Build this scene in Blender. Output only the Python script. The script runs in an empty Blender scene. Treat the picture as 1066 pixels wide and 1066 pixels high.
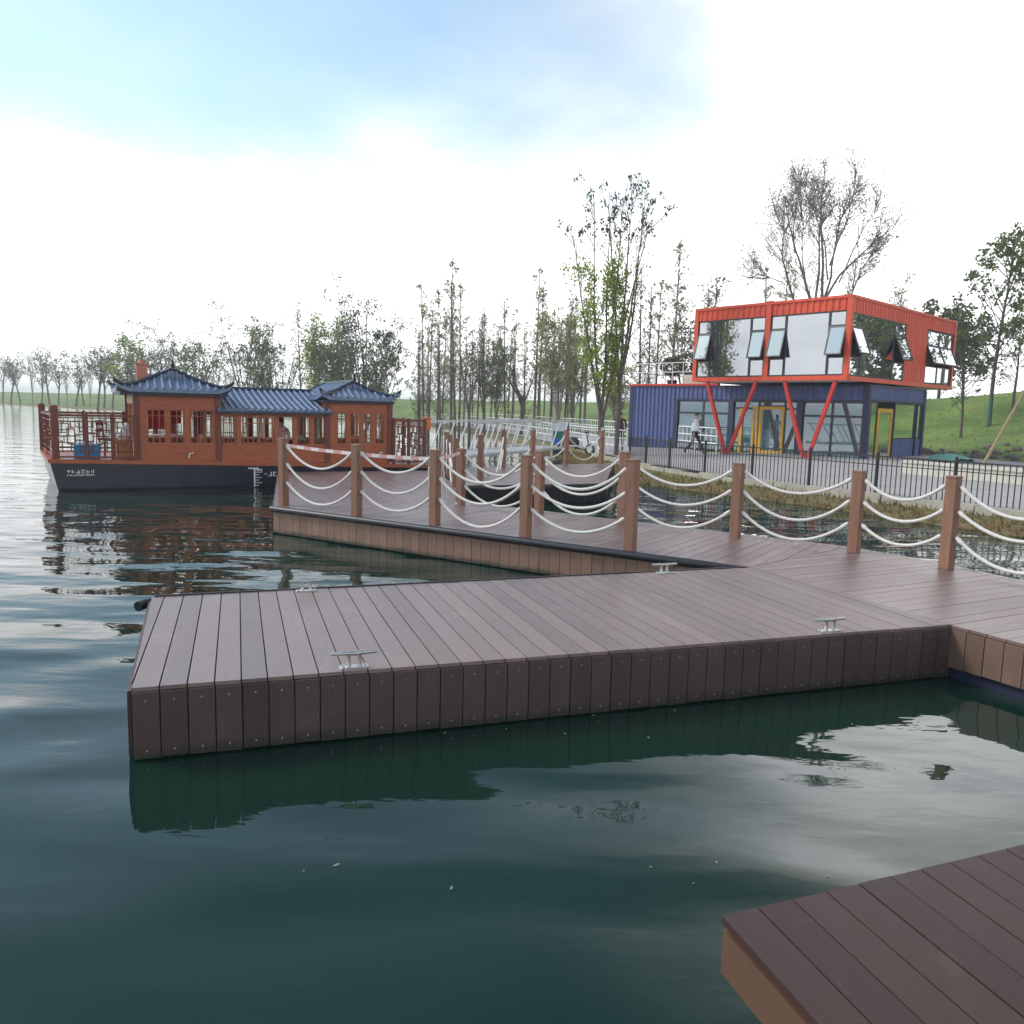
import bpy, math, random
import numpy as np
from mathutils import Vector, Matrix

# ------------------------------------------------------------------ scene / camera
scene = bpy.context.scene
COL = scene.collection
F_PX, YH, ROLL, CAM_H, REF = 850.0, 425.0, 0.025, 2.1, 533.0
pitch = math.atan((REF - YH) / F_PX)
fwd = Vector((0, math.cos(pitch), -math.sin(pitch)))
up0 = Vector((0, math.sin(pitch), math.cos(pitch)))
rt0 = Vector((1, 0, 0))
cr, sr = math.cos(ROLL), math.sin(ROLL)
rt = rt0 * cr + up0 * sr
up = -rt0 * sr + up0 * cr
cam_d = bpy.data.cameras.new("camera")
cam = bpy.data.objects.new("camera", cam_d)
COL.objects.link(cam)
cam.matrix_world = Matrix(((rt.x, up.x, -fwd.x, 0), (rt.y, up.y, -fwd.y, 0), (rt.z, up.z, -fwd.z, CAM_H), (0, 0, 0, 1)))
cam_d.sensor_width = 36
cam_d.lens = 36 * F_PX / 1066
cam_d.clip_start = 0.05
cam_d.clip_end = 6000
scene.camera = cam


def ray(px, py):
    """measured direction of a photograph point, used to survey where things stand"""
    return (rt * (px - REF) - up * (py - REF) + fwd * F_PX)


def at_z(px, py, z):
    d = ray(px, py)
    t = (z - CAM_H) / d.z
    return (d.x * t, d.y * t)


def at_y(px, py, Y):
    d = ray(px, py)
    t = Y / d.y
    return (d.x * t, Y, CAM_H + d.z * t)


# ------------------------------------------------------------------ materials
MATS = {}


def nodes_of(name):
    m = bpy.data.materials.new(name)
    m.use_nodes = True
    nt = m.node_tree
    b = nt.nodes["Principled BSDF"]
    MATS[name] = m
    return m, nt, b


def N(nt, t, **kw):
    n = nt.nodes.new(t)
    for k, v in kw.items():
        if k.startswith('i_'):
            key = k[2:]
            key = int(key) if key.isdigit() else key.replace('_', ' ')
            n.inputs[key].default_value = v
        else:
            setattr(n, k, v)
    return n


def ramp2(nt, fac, c1, c2, p1=0.3, p2=0.7):
    r = N(nt, 'ShaderNodeValToRGB')
    r.color_ramp.elements[0].position = p1
    r.color_ramp.elements[1].position = p2
    r.color_ramp.elements[0].color = (*c1, 1)
    r.color_ramp.elements[1].color = (*c2, 1)
    nt.links.new(fac, r.inputs[0])
    return r


def pm(name, c1, c2=None, scale=4.0, rough=0.6, metal=0.0, bump=0.0, bscale=None, stretch=(1, 1, 1), ior=1.45, coat=0.0, detail=5.0, p=(0.3, 0.7)):
    if name in MATS:
        return MATS[name]
    m, nt, b = nodes_of(name)
    b.inputs['Roughness'].default_value = rough
    b.inputs['Metallic'].default_value = metal
    b.inputs['IOR'].default_value = ior
    if coat:
        b.inputs['Coat Weight'].default_value = coat
    if c2 is None:
        c2 = tuple(x * 0.82 for x in c1)
    tc = N(nt, 'ShaderNodeTexCoord')
    mp = N(nt, 'ShaderNodeMapping')
    mp.inputs['Scale'].default_value = stretch
    nt.links.new(tc.outputs['Object'], mp.inputs[0])
    no = N(nt, 'ShaderNodeTexNoise', i_Scale=scale, i_Detail=detail, i_Roughness=0.6)
    nt.links.new(mp.outputs[0], no.inputs['Vector'])
    r = ramp2(nt, no.outputs['Fac'], c1, c2, *p)
    nt.links.new(r.outputs[0], b.inputs['Base Color'])
    if bump:
        n2 = N(nt, 'ShaderNodeTexNoise', i_Scale=bscale or scale * 3, i_Detail=4.0)
        nt.links.new(mp.outputs[0], n2.inputs['Vector'])
        bp = N(nt, 'ShaderNodeBump', i_Strength=bump, i_Distance=0.02)
        nt.links.new(n2.outputs['Fac'], bp.inputs['Height'])
        nt.links.new(bp.outputs[0], b.inputs['Normal'])
    return m


def deck_mat(name, col, var, pitch_m, rough, groove=0.0, groove_pitch=0.011, algae=False):
    """composite boards: tone shifts from board to board (object X runs across the boards), fine lengthwise grooves"""
    m, nt, b = nodes_of(name)
    tc = N(nt, 'ShaderNodeTexCoord')
    sx = N(nt, 'ShaderNodeSeparateXYZ')
    nt.links.new(tc.outputs['Object'], sx.inputs[0])
    dv = N(nt, 'ShaderNodeMath', operation='DIVIDE', i_1=pitch_m)
    nt.links.new(sx.outputs[0], dv.inputs[0])
    fl = N(nt, 'ShaderNodeMath', operation='FLOOR')
    nt.links.new(dv.outputs[0], fl.inputs[0])
    wn = N(nt, 'ShaderNodeTexWhiteNoise', noise_dimensions='1D')
    nt.links.new(fl.outputs[0], wn.inputs['W'])
    mp = N(nt, 'ShaderNodeMapping')
    mp.inputs['Scale'].default_value = (14, 1.3, 3)
    nt.links.new(tc.outputs['Object'], mp.inputs[0])
    no = N(nt, 'ShaderNodeTexNoise', i_Scale=2.2, i_Detail=6.0, i_Roughness=0.65)
    nt.links.new(mp.outputs[0], no.inputs['Vector'])
    n3 = N(nt, 'ShaderNodeTexNoise', i_Scale=0.9, i_Detail=7.0, i_Roughness=0.65)
    nt.links.new(tc.outputs['Object'], n3.inputs['Vector'])
    a1 = N(nt, 'ShaderNodeMath', operation='MULTIPLY', i_1=0.28)
    nt.links.new(wn.outputs['Value'], a1.inputs[0])
    a2 = N(nt, 'ShaderNodeMath', operation='MULTIPLY_ADD', i_1=0.35)
    nt.links.new(no.outputs['Fac'], a2.inputs[0])
    nt.links.new(a1.outputs[0], a2.inputs[2])
    a3 = N(nt, 'ShaderNodeMath', operation='MULTIPLY_ADD', i_1=0.6)
    nt.links.new(n3.outputs['Fac'], a3.inputs[0])
    nt.links.new(a2.outputs[0], a3.inputs[2])
    lo = tuple(max(0, c * (1 - var)) for c in col)
    hi = tuple(c * (1 + var) for c in col)
    r = ramp2(nt, a3.outputs[0], lo, hi, 0.22, 0.85)
    colour = r.outputs[0]
    # scuffs and dried splashes: a sparse, sharper-edged tone on top of the board colour
    n4 = N(nt, 'ShaderNodeTexNoise', i_Scale=3.1, i_Detail=9.0, i_Roughness=0.72, i_Distortion=0.6)
    nt.links.new(tc.outputs['Object'], n4.inputs['Vector'])
    st = N(nt, 'ShaderNodeMapRange', i_1=0.56, i_2=0.70, i_3=0.0, i_4=0.38)
    nt.links.new(n4.outputs['Fac'], st.inputs[0])
    ms = N(nt, 'ShaderNodeMix', data_type='RGBA')
    nt.links.new(st.outputs[0], ms.inputs[0])
    nt.links.new(colour, ms.inputs[6])
    ms.inputs[7].default_value = (*(min(1, c * 1.9 + 0.02) for c in col), 1)
    colour = ms.outputs[2]
    if algae:
        zr = N(nt, 'ShaderNodeMath', operation='MULTIPLY_ADD', i_1=0.13)
        nt.links.new(n4.outputs['Fac'], zr.inputs[0])
        nz = N(nt, 'ShaderNodeMath', operation='MULTIPLY', i_1=-1.0)
        nt.links.new(sx.outputs[2], nz.inputs[0])
        nt.links.new(nz.outputs[0], zr.inputs[2])
        ar = N(nt, 'ShaderNodeMapRange', i_1=-0.02, i_2=0.03, i_3=0.0, i_4=0.85)
        nt.links.new(zr.outputs[0], ar.inputs[0])
        ma_ = N(nt, 'ShaderNodeMix', data_type='RGBA')
        nt.links.new(ar.outputs[0], ma_.inputs[0])
        nt.links.new(colour, ma_.inputs[6])
        ma_.inputs[7].default_value = (0.022, 0.030, 0.016, 1)
        colour = ma_.outputs[2]
    nt.links.new(colour, b.inputs['Base Color'])
    b.inputs['IOR'].default_value = 1.55
    rr = N(nt, 'ShaderNodeMapRange', i_3=rough - 0.16, i_4=rough + 0.14)
    nt.links.new(n3.outputs['Fac'], rr.inputs[0])
    nt.links.new(rr.outputs[0], b.inputs['Roughness'])
    hsum = no.outputs['Fac']
    bp = N(nt, 'ShaderNodeBump', i_Strength=0.25, i_Distance=0.004)
    nt.links.new(hsum, bp.inputs['Height'])
    last = bp
    if groove:
        g = N(nt, 'ShaderNodeMath', operation='MULTIPLY', i_1=2 * math.pi / groove_pitch)
        nt.links.new(sx.outputs[0], g.inputs[0])
        sn = N(nt, 'ShaderNodeMath', operation='SINE')
        nt.links.new(g.outputs[0], sn.inputs[0])
        b2 = N(nt, 'ShaderNodeBump', i_Strength=groove, i_Distance=0.0012)
        nt.links.new(sn.outputs[0], b2.inputs['Height'])
        nt.links.new(bp.outputs[0], b2.inputs['Normal'])
        last = b2
    nt.links.new(last.outputs[0], b.inputs['Normal'])
    return m


def leaf_mat(name, c1, c2, scale=1.2):
    m, nt, b = nodes_of(name)
    tc = N(nt, 'ShaderNodeTexCoord')
    no = N(nt, 'ShaderNodeTexNoise', i_Scale=scale, i_Detail=3.0)
    nt.links.new(tc.outputs['Object'], no.inputs['Vector'])
    gi = N(nt, 'ShaderNodeNewGeometry')
    ad = N(nt, 'ShaderNodeMath', operation='MULTIPLY_ADD', i_1=0.5)
    nt.links.new(gi.outputs['Random Per Island'], ad.inputs[0])
    mu = N(nt, 'ShaderNodeMath', operation='MULTIPLY', i_1=0.6)
    nt.links.new(no.outputs['Fac'], mu.inputs[0])
    nt.links.new(mu.outputs[0], ad.inputs[2])
    r = ramp2(nt, ad.outputs[0], c1, c2, 0.2, 0.85)
    nt.links.new(r.outputs[0], b.inputs['Base Color'])
    b.inputs['Roughness'].default_value = 0.55
    tr = N(nt, 'ShaderNodeBsdfTranslucent')
    nt.links.new(r.outputs[0], tr.inputs[0])
    mx = N(nt, 'ShaderNodeMixShader', i_0=0.5)
    out = nt.nodes['Material Output']
    nt.links.new(b.outputs[0], mx.inputs[1])
    nt.links.new(tr.outputs[0], mx.inputs[2])
    nt.links.new(mx.outputs[0], out.inputs[0])
    return m


def glass_mat(name, tint, gloss):
    m, nt, b = nodes_of(name)
    b.inputs['Base Color'].default_value = (*tint, 1)
    b.inputs['Roughness'].default_value = 0.08
    tc = N(nt, 'ShaderNodeTexCoord')
    no = N(nt, 'ShaderNodeTexNoise', i_Scale=0.7, i_Detail=2.0)
    nt.links.new(tc.outputs['Object'], no.inputs['Vector'])
    bp = N(nt, 'ShaderNodeBump', i_Strength=0.08, i_Distance=0.02)
    nt.links.new(no.outputs['Fac'], bp.inputs['Height'])
    gl = N(nt, 'ShaderNodeBsdfGlossy', i_Roughness=0.02)
    gl.inputs['Color'].default_value = (0.9, 0.95, 1.0, 1)
    nt.links.new(bp.outputs[0], gl.inputs['Normal'])
    lw = N(nt, 'ShaderNodeLayerWeight', i_Blend=0.25)
    mr = N(nt, 'ShaderNodeMapRange', i_3=gloss, i_4=0.95)
    nt.links.new(lw.outputs['Fresnel'], mr.inputs[0])
    mx = N(nt, 'ShaderNodeMixShader')
    nt.links.new(mr.outputs[0], mx.inputs[0])
    nt.links.new(b.outputs[0], mx.inputs[1])
    nt.links.new(gl.outputs[0], mx.inputs[2])
    nt.links.new(mx.outputs[0], nt.nodes['Material Output'].inputs[0])
    return m


PITCH = 0.152
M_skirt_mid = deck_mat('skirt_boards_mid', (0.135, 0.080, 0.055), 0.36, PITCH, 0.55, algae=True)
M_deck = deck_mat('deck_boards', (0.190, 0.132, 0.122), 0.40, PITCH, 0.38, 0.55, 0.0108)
M_deck_far = deck_mat('deck_boards_far', (0.165, 0.105, 0.098), 0.36, PITCH, 0.40)
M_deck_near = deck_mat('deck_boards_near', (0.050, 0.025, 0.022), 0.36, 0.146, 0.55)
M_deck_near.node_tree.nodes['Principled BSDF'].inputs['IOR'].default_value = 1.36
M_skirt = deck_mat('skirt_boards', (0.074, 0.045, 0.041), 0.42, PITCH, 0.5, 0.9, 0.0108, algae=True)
M_skirt_warm = deck_mat('skirt_boards_warm', (0.215, 0.120, 0.080), 0.36, PITCH, 0.55, algae=True)
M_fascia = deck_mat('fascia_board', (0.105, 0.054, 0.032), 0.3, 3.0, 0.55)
M_post = pm('post_composite', (0.285, 0.146, 0.094), (0.200, 0.098, 0.064), 3, 0.5, bump=0.15, stretch=(6, 6, 1))
M_rope = pm('rope_white', (0.80, 0.77, 0.72), (0.68, 0.64, 0.58), 40, 0.85, bump=0.6, bscale=90)
M_black = pm('black_rubber', (0.012, 0.013, 0.018), (0.025, 0.027, 0.035), 6, 0.42)
M_dark = pm('dark_float_shade', (0.010, 0.011, 0.012), None, 6, 0.8)  # near-black for floats; also carries the painted shade of the rear landing's side
M_float = pm('blue_float', (0.012, 0.015, 0.06), (0.02, 0.022, 0.04), 3, 0.5)
M_steel = pm('steel_galvanised', (0.62, 0.61, 0.58), (0.42, 0.41, 0.40), 30, 0.32, 0.85)
M_wred = pm('boat_timber', (0.450, 0.120, 0.044), (0.300, 0.072, 0.028), 5, 0.42, bump=0.1, stretch=(1, 1, 9))
M_wred2 = pm('boat_timber_dark', (0.210, 0.050, 0.028), (0.130, 0.031, 0.020), 6, 0.45, stretch=(4, 4, 1))
M_worange = pm('boat_timber_orange', (0.52, 0.20, 0.055), (0.38, 0.13, 0.04), 5, 0.45, stretch=(5, 5, 1))
M_hull = pm('hull_navy', (0.009, 0.012, 0.024), (0.016, 0.019, 0.034), 2, 0.35, coat=0.3)
M_tile = pm('roof_tile_blue', (0.200, 0.260, 0.380), (0.115, 0.155, 0.250), 7, 0.34)
M_tiled = pm('roof_tile_dark', (0.028, 0.038, 0.070), (0.018, 0.024, 0.045), 7, 0.45)
M_white = pm('white_paint', (0.80, 0.80, 0.79), (0.72, 0.72, 0.71), 6, 0.5)
M_cream = pm('cream_panel', (0.70, 0.64, 0.54), (0.60, 0.54, 0.45), 6, 0.6)
M_bluebox = pm('blue_plastic', (0.03, 0.30, 0.62), (0.02, 0.22, 0.5), 6, 0.4)
M_orange = pm('orange_plastic', (0.78, 0.20, 0.02), (0.6, 0.13, 0.015), 6, 0.5)
M_redcloth = pm('red_cloth', (0.55, 0.03, 0.02), (0.42, 0.02, 0.02), 6, 0.8)
M_brick = pm('pink_brick', (0.55, 0.22, 0.15), (0.45, 0.16, 0.11), 8, 0.8)
M_red = pm('container_red', (0.76, 0.092, 0.032), (0.58, 0.062, 0.026), 1.6, 0.42, bump=0.03, stretch=(2.2, 2.2, 0.5))
M_blue = pm('container_blue', (0.085, 0.118, 0.290), (0.060, 0.082, 0.210), 1.6, 0.45, bump=0.03, stretch=(2.2, 2.2, 0.5))
M_bluedk = pm('frame_blue_dark', (0.022, 0.026, 0.085), (0.016, 0.019, 0.06), 2, 0.45)
M_strut = pm('strut_red', (0.58, 0.030, 0.022), (0.48, 0.022, 0.018), 3, 0.4)
M_yellow = pm('yellow_frame', (0.66, 0.36, 0.03), (0.55, 0.28, 0.025), 4, 0.5)
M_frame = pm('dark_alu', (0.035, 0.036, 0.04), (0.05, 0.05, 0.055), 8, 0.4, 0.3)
M_iron = pm('fence_iron', (0.030, 0.026, 0.028), (0.05, 0.045, 0.046), 8, 0.5, 0.2)
M_glassup = glass_mat('glass_upper', (0.05, 0.055, 0.06), 0.36)
M_glasslo = glass_mat('glass_lower', (0.03, 0.10, 0.12), 0.20)
M_glassboat = glass_mat('glass_sash', (0.10, 0.12, 0.13), 0.30)
M_stone = pm('pale_stone', (0.46, 0.42, 0.35), (0.30, 0.27, 0.22), 2.2, 0.85, bump=0.4, bscale=14)
M_pave = pm('promenade_paving', (0.44, 0.41, 0.39), (0.34, 0.31, 0.30), 1.4, 0.8, bump=0.1)
M_stake = pm('bamboo', (0.33, 0.25, 0.13), (0.23, 0.17, 0.09), 6, 0.6, stretch=(1, 1, 4))
M_tarp = pm('green_tarp', (0.16, 0.42, 0.30), (0.10, 0.32, 0.22), 5, 0.6)
M_skin = pm('skin', (0.45, 0.27, 0.19), (0.40, 0.23, 0.16), 8, 0.5)
M_hair = pm('hair_black', (0.015, 0.012, 0.011), (0.03, 0.024, 0.02), 20, 0.5)
M_shirt = pm('white_shirt', (0.80, 0.80, 0.82), (0.70, 0.70, 0.73), 9, 0.8)
M_trous = pm('dark_trousers', (0.018, 0.018, 0.024), (0.03, 0.03, 0.038), 9, 0.8)
M_coat = pm('dark_jacket', (0.035, 0.022, 0.022), (0.05, 0.03, 0.03), 9, 0.8)
M_greenpaint = pm('green_panel', (0.01, 0.22, 0.12), (0.01, 0.17, 0.1), 4, 0.5)
M_bluepaint = pm('blue_panel', (0.02, 0.20, 0.62), (0.015, 0.15, 0.5), 4, 0.5)
M_wrap = pm('teal_trunk_wrap', (0.06, 0.17, 0.16), (0.04, 0.12, 0.12), 9, 0.9)
M_bark = pm('bark', (0.150, 0.120, 0.104), (0.095, 0.076, 0.066), 7, 0.9, bump=0.4, stretch=(1, 1, 0.25))
M_barkred = pm('bark_reddish', (0.240, 0.170, 0.150), (0.160, 0.110, 0.096), 7, 0.9, stretch=(1, 1, 0.25))
M_barkpale = pm('bark_pale', (0.250, 0.225, 0.195), (0.170, 0.150, 0.128), 7, 0.9, stretch=(1, 1, 0.25))
L_dark = leaf_mat('leaf_dark', (0.050, 0.068, 0.032), (0.115, 0.145, 0.062))
L_mid = leaf_mat('leaf_mid', (0.080, 0.120, 0.034), (0.190, 0.250, 0.075))
L_lime = leaf_mat('leaf_lime', (0.160, 0.230, 0.035), (0.380, 0.460, 0.085))
L_pale = leaf_mat('leaf_pale', (0.200, 0.200, 0.080), (0.390, 0.380, 0.170))
L_rust = leaf_mat('leaf_rust', (0.14, 0.095, 0.06), (0.25, 0.20, 0.11))
L_float = leaf_mat('leaf_floating', (0.30, 0.33, 0.18), (0.55, 0.55, 0.40), 9)


# ------------------------------------------------------------------ mesh builder
class MB:
    def __init__(self, M=None):
        self.v, self.f, self.mi, self.sm = [], [], [], []
        self.M = M
        self.m = 0

    def add(self, vs, fs, smooth=False):
        o = len(self.v)
        if self.M is not None:
            vs = [self.M(Vector(p)) if callable(self.M) else self.M @ Vector(p) for p in vs]
        self.v.extend([tuple(p) for p in vs])
        for f in fs:
            self.f.append(tuple(i + o for i in f))
            self.mi.append(self.m)
            self.sm.append(smooth)
        return self

    def box(self, x0, x1, y0, y1, z0, z1):
        vs = [(x0, y0, z0), (x1, y0, z0), (x1, y1, z0), (x0, y1, z0), (x0, y0, z1), (x1, y0, z1), (x1, y1, z1), (x0, y1, z1)]
        return self.add(vs, [(3, 2, 1, 0), (4, 5, 6, 7), (0, 1, 5, 4), (1, 2, 6, 5), (2, 3, 7, 6), (3, 0, 4, 7)])

    def cham(self, x0, x1, y0, y1, z0, z1, c=0.01):
        """box with chamfered vertical and top edges"""
        def ring(i, z):
            a, b, cc, d = x0 + i, x1 - i, y0 + i, y1 - i
            return [(a + c, cc, z), (b - c, cc, z), (b, cc + c, z), (b, d - c, z), (b - c, d, z), (a + c, d, z), (a, d - c, z), (a, cc + c, z)]
        vs = ring(0, z0) + ring(0, z1 - c) + ring(c, z1)
        fs = [tuple(reversed(range(8))), tuple(range(16, 24))]
        for k in (0, 8):
            for i in range(8):
                fs.append((k + i, k + (i + 1) % 8, k + 8 + (i + 1) % 8, k + 8 + i))
        return self.add(vs, fs)

    def bar(self, p, q, w, h=None, up=(0, 0, 1)):
        """rectangular bar from p to q"""
        p, q = Vector(p), Vector(q)
        h = h or w
        d = (q - p).normalized()
        u = Vector(up)
        if abs(d.dot(u)) > 0.98:
            u = Vector((1, 0, 0))
        s = d.cross(u).normalized() * (w / 2)
        t = s.cross(d).normalized() * (h / 2)
        vs = [p - s - t, p + s - t, p + s + t, p - s + t, q - s - t, q + s - t, q + s + t, q - s + t]
        return self.add(vs, [(0, 1, 2, 3), (7, 6, 5, 4), (0, 4, 5, 1), (1, 5, 6, 2), (2, 6, 7, 3), (3, 7, 4, 0)])

    def tube(self, pts, r, n=8, cap=True, smooth=True):
        pts = [Vector(p) for p in pts]
        rs = r if isinstance(r, (list, tuple)) else [r] * len(pts)
        rings = []
        u = None
        for i, p in enumerate(pts):
            d = (pts[min(i + 1, len(pts) - 1)] - pts[max(i - 1, 0)]).normalized()
            if u is None:
                a = Vector((0, 0, 1)) if abs(d.z) < 0.9 else Vector((1, 0, 0))
                u = d.cross(a).normalized()
            else:
                u = (u - d * u.dot(d)).normalized()
            w = d.cross(u)
            rings.append([p + (u * math.cos(2 * math.pi * k / n) + w * math.sin(2 * math.pi * k / n)) * rs[i] for k in range(n)])
        vs = [p for rg in rings for p in rg]
        fs = []
        for i in range(len(pts) - 1):
            for k in range(n):
                a, b = i * n + k, i * n + (k + 1) % n
                fs.append((a, b, b + n, a + n))
        self.add(vs, fs, smooth)
        if cap:
            o = len(pts) - 1
            self.add(rings[0], [tuple(reversed(range(n)))])
            self.add(rings[-1], [tuple(range(n))])
        return self

    def prism(self, poly, z0, z1):
        n = len(poly)
        vs = [(p[0], p[1], z0) for p in poly] + [(p[0], p[1], z1) for p in poly]
        fs = [tuple(reversed(range(n))), tuple(range(n, 2 * n))]
        for i in range(n):
            fs.append((i, (i + 1) % n, n + (i + 1) % n, n + i))
        return self.add(vs, fs)

    def ball(self, c, rx, ry=None, rz=None, n=10, m=7):
        ry = ry or rx
        rz = rz or rx
        vs = [(c[0], c[1], c[2] - rz)]
        for j in range(1, m):
            th = -math.pi / 2 + math.pi * j / m
            for k in range(n):
                ph = 2 * math.pi * k / n
                vs.append((c[0] + rx * math.cos(th) * math.cos(ph), c[1] + ry * math.cos(th) * math.sin(ph), c[2] + rz * math.sin(th)))
        vs.append((c[0], c[1], c[2] + rz))
        fs = []
        for k in range(n):
            fs.append((0, 1 + (k + 1) % n, 1 + k))
            for j in range(m - 2):
                a, b = 1 + j * n + k, 1 + j * n + (k + 1) % n
                fs.append((a, b, b + n, a + n))
            fs.append((1 + (m - 2) * n + k, 1 + (m - 2) * n + (k + 1) % n, len(vs) - 1))
        return self.add(vs, fs, True)

    def build(self, name, mat, parent=None, label=None, kind=None):
        me = bpy.data.meshes.new(name)
        me.from_pydata(self.v, [], self.f)
        for m in (mat if isinstance(mat, (list, tuple)) else [mat]):
            me.materials.append(m)
        me.polygons.foreach_set('material_index', self.mi)
        me.polygons.foreach_set('use_smooth', self.sm)
        me.update()
        o = bpy.data.objects.new(name, me)
        COL.objects.link(o)
        if parent is not None:
            o.parent = parent
        if label:
            o['label'] = label
        if kind:
            o['kind'] = kind
        return o


def tag(o, label, cat, group=None):
    o['label'] = label
    o['category'] = cat
    if group:
        o['group'] = group
    return o


def root(name, label, cat, loc=(0, 0, 0), rz=0.0, group=None):
    o = bpy.data.objects.new(name, None)
    o.empty_display_size = 0.2
    COL.objects.link(o)
    o.location = loc
    o.rotation_euler = (0, 0, rz)
    return tag(o, label, cat, group)


def copy_tree(o, parent=None):
    c = o.copy()
    COL.objects.link(c)
    if parent is not None:
        c.parent = parent
    for ch in list(o.children):
        copy_tree(ch, c)
    return c


def local(pts, loc, rz):
    c, s = math.cos(-rz), math.sin(-rz)
    return [((p[0] - loc[0]) * c - (p[1] - loc[1]) * s, (p[0] - loc[0]) * s + (p[1] - loc[1]) * c) for p in pts]


def clip_x(poly, x, keep_greater):
    out = []
    n = len(poly)
    for i in range(n):
        a, b = poly[i], poly[(i + 1) % n]
        ia = (a[0] >= x) == keep_greater
        ib = (b[0] >= x) == keep_greater
        if ia:
            out.append(a)
        if ia != ib:
            t = (x - a[0]) / (b[0] - a[0])
            out.append((x, a[1] + t * (b[1] - a[1])))
    return out


def boards(poly, pitch_m, gap, z0, z1, r=None):
    """convex polygon in local coordinates cut into boards that run along local Y"""
    mb = MB()
    xs = [p[0] for p in poly]
    k0, k1 = math.floor(min(xs) / pitch_m), math.ceil(max(xs) / pitch_m)
    for k in range(k0, k1):
        q = clip_x(poly, k * pitch_m + gap / 2, True)
        if len(q) < 3:
            continue
        q = clip_x(q, (k + 1) * pitch_m - gap / 2, False)
        if len(q) < 3:
            continue
        dz = random.uniform(-0.0012, 0.0012)
        mb.prism(q, z0 + dz, z1 + dz)
    return mb


# ------------------------------------------------------------------ terrain and water
SHORE = [(1800, -3000), (60, -73), (30, -21), (14, 6.5), (9.28, 14.64), (8.42, 15.95), (7.46, 18.01), (5.85, 20.59), (4.3, 22.6), (2.92, 25.8), (2.2, 33.58), (0.28, 45.25), (-3.39, 64.28), (-9.9, 88.85), (-33.5, 118), (-54.3, 131), (-75, 145), (-101, 172), (-121, 193), (-420, 420), (-3200, 2300)]
SA = np.array(SHORE[:-1], float)
SB = np.array(SHORE[1:], float)


def shore_d(X, Y):
    """signed distance from the waterline, positive on land"""
    P = np.stack([np.asarray(X, float).ravel(), np.asarray(Y, float).ravel()], 1)
    best = np.full(len(P), 1e9)
    sign = np.ones(len(P))
    for a, b in zip(SA, SB):
        d = b - a
        L = (d * d).sum()
        t = np.clip(((P - a) @ d) / L, 0, 1)
        q = a + t[:, None] * d
        dist = np.hypot(*(P - q).T)
        cr_ = d[0] * (P[:, 1] - a[1]) - d[1] * (P[:, 0] - a[0])
        upd = dist < best - 1e-9
        best = np.where(upd, dist, best)
        sign = np.where(upd, np.where(cr_ < 0, 1.0, -1.0), sign)
    return (best * sign).reshape(np.shape(X))


def sst(t):
    t = np.clip(t, 0, 1)
    return t * t * (3 - 2 * t)


def ground_z(X, Y):
    X = np.asarray(X, float)
    Y = np.asarray(Y, float)
    d = shore_d(X, Y)
    right = sst((X - 8) / 10) * sst((70 - Y) / 25)
    d0 = 5 + 15 * sst((X + 2) / 14) * sst((75 - Y) / 35)
    crest = 2.7 + 1.6 * right
    z = 0.20 * sst(d / 1.1) + 0.25 * sst((d - 2) / 7) + crest * sst((d - d0) / 24)
    z += 0.18 * sst((d - d0) / 8) * (np.sin(X * 0.31 + Y * 0.17) * np.sin(Y * 0.23 - X * 0.11))
    z = np.where(d < 0, np.maximum(-2.0, d * 0.6), z)
    return z


def gz(x, y):
    return float(ground_z(np.array([x]), np.array([y]))[0])


def axis(lo, hi, c, fine, nf, grow):
    """coordinates with fine spacing round c, growing towards lo and hi"""
    out = [c]
    s = fine
    x = c
    k = 0
    while x < hi:
        k += 1
        if k > nf:
            s *= grow
        x += s
        out.append(x)
    s = fine
    x = c
    k = 0
    while x > lo:
        k += 1
        if k > nf:
            s *= grow
        x -= s
        out.insert(0, x)
    return np.array(out)


gx_ = axis(-3000, 3000, 6, 0.5, 40, 1.045)
gy_ = axis(-1500, 3500, 24, 0.5, 44, 1.04)
GX, GY = np.meshgrid(gx_, gy_)
GZ = ground_z(GX, GY)
nx, ny = len(gx_), len(gy_)
mb = MB()
mb.v = list(zip(GX.ravel().tolist(), GY.ravel().tolist(), GZ.ravel().tolist()))
mb.f = [(j * nx + i, j * nx + i + 1, (j + 1) * nx + i + 1, (j + 1) * nx + i) for j in range(ny - 1) for i in range(nx - 1)]
mb.mi = [0] * len(mb.f)
mb.sm = [True] * len(mb.f)
m, nt, b = nodes_of('lawn_ground')
tc = N(nt, 'ShaderNodeTexCoord')
n1 = N(nt, 'ShaderNodeTexNoise', i_Scale=0.22, i_Detail=8.0, i_Roughness=0.65)
n2 = N(nt, 'ShaderNodeTexNoise', i_Scale=5.0, i_Detail=6.0, i_Roughness=0.7)
n3 = N(nt, 'ShaderNodeTexNoise', i_Scale=0.6, i_Detail=5.0)
for n_ in (n1, n2, n3):
    nt.links.new(tc.outputs['Object'], n_.inputs['Vector'])
r1 = ramp2(nt, n1.outputs['Fac'], (0.085, 0.150, 0.024), (0.230, 0.330, 0.062), 0.33, 0.68)
r2 = ramp2(nt, n2.outputs['Fac'], (0.45, 0.45, 0.45), (1.3, 1.3, 1.3), 0.25, 0.75)
mu = N(nt, 'ShaderNodeMix', data_type='RGBA', blend_type='MULTIPLY')
mu.inputs[0].default_value = 1.0
nt.links.new(r1.outputs[0], mu.inputs[6])
nt.links.new(r2.outputs[0], mu.inputs[7])
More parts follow.
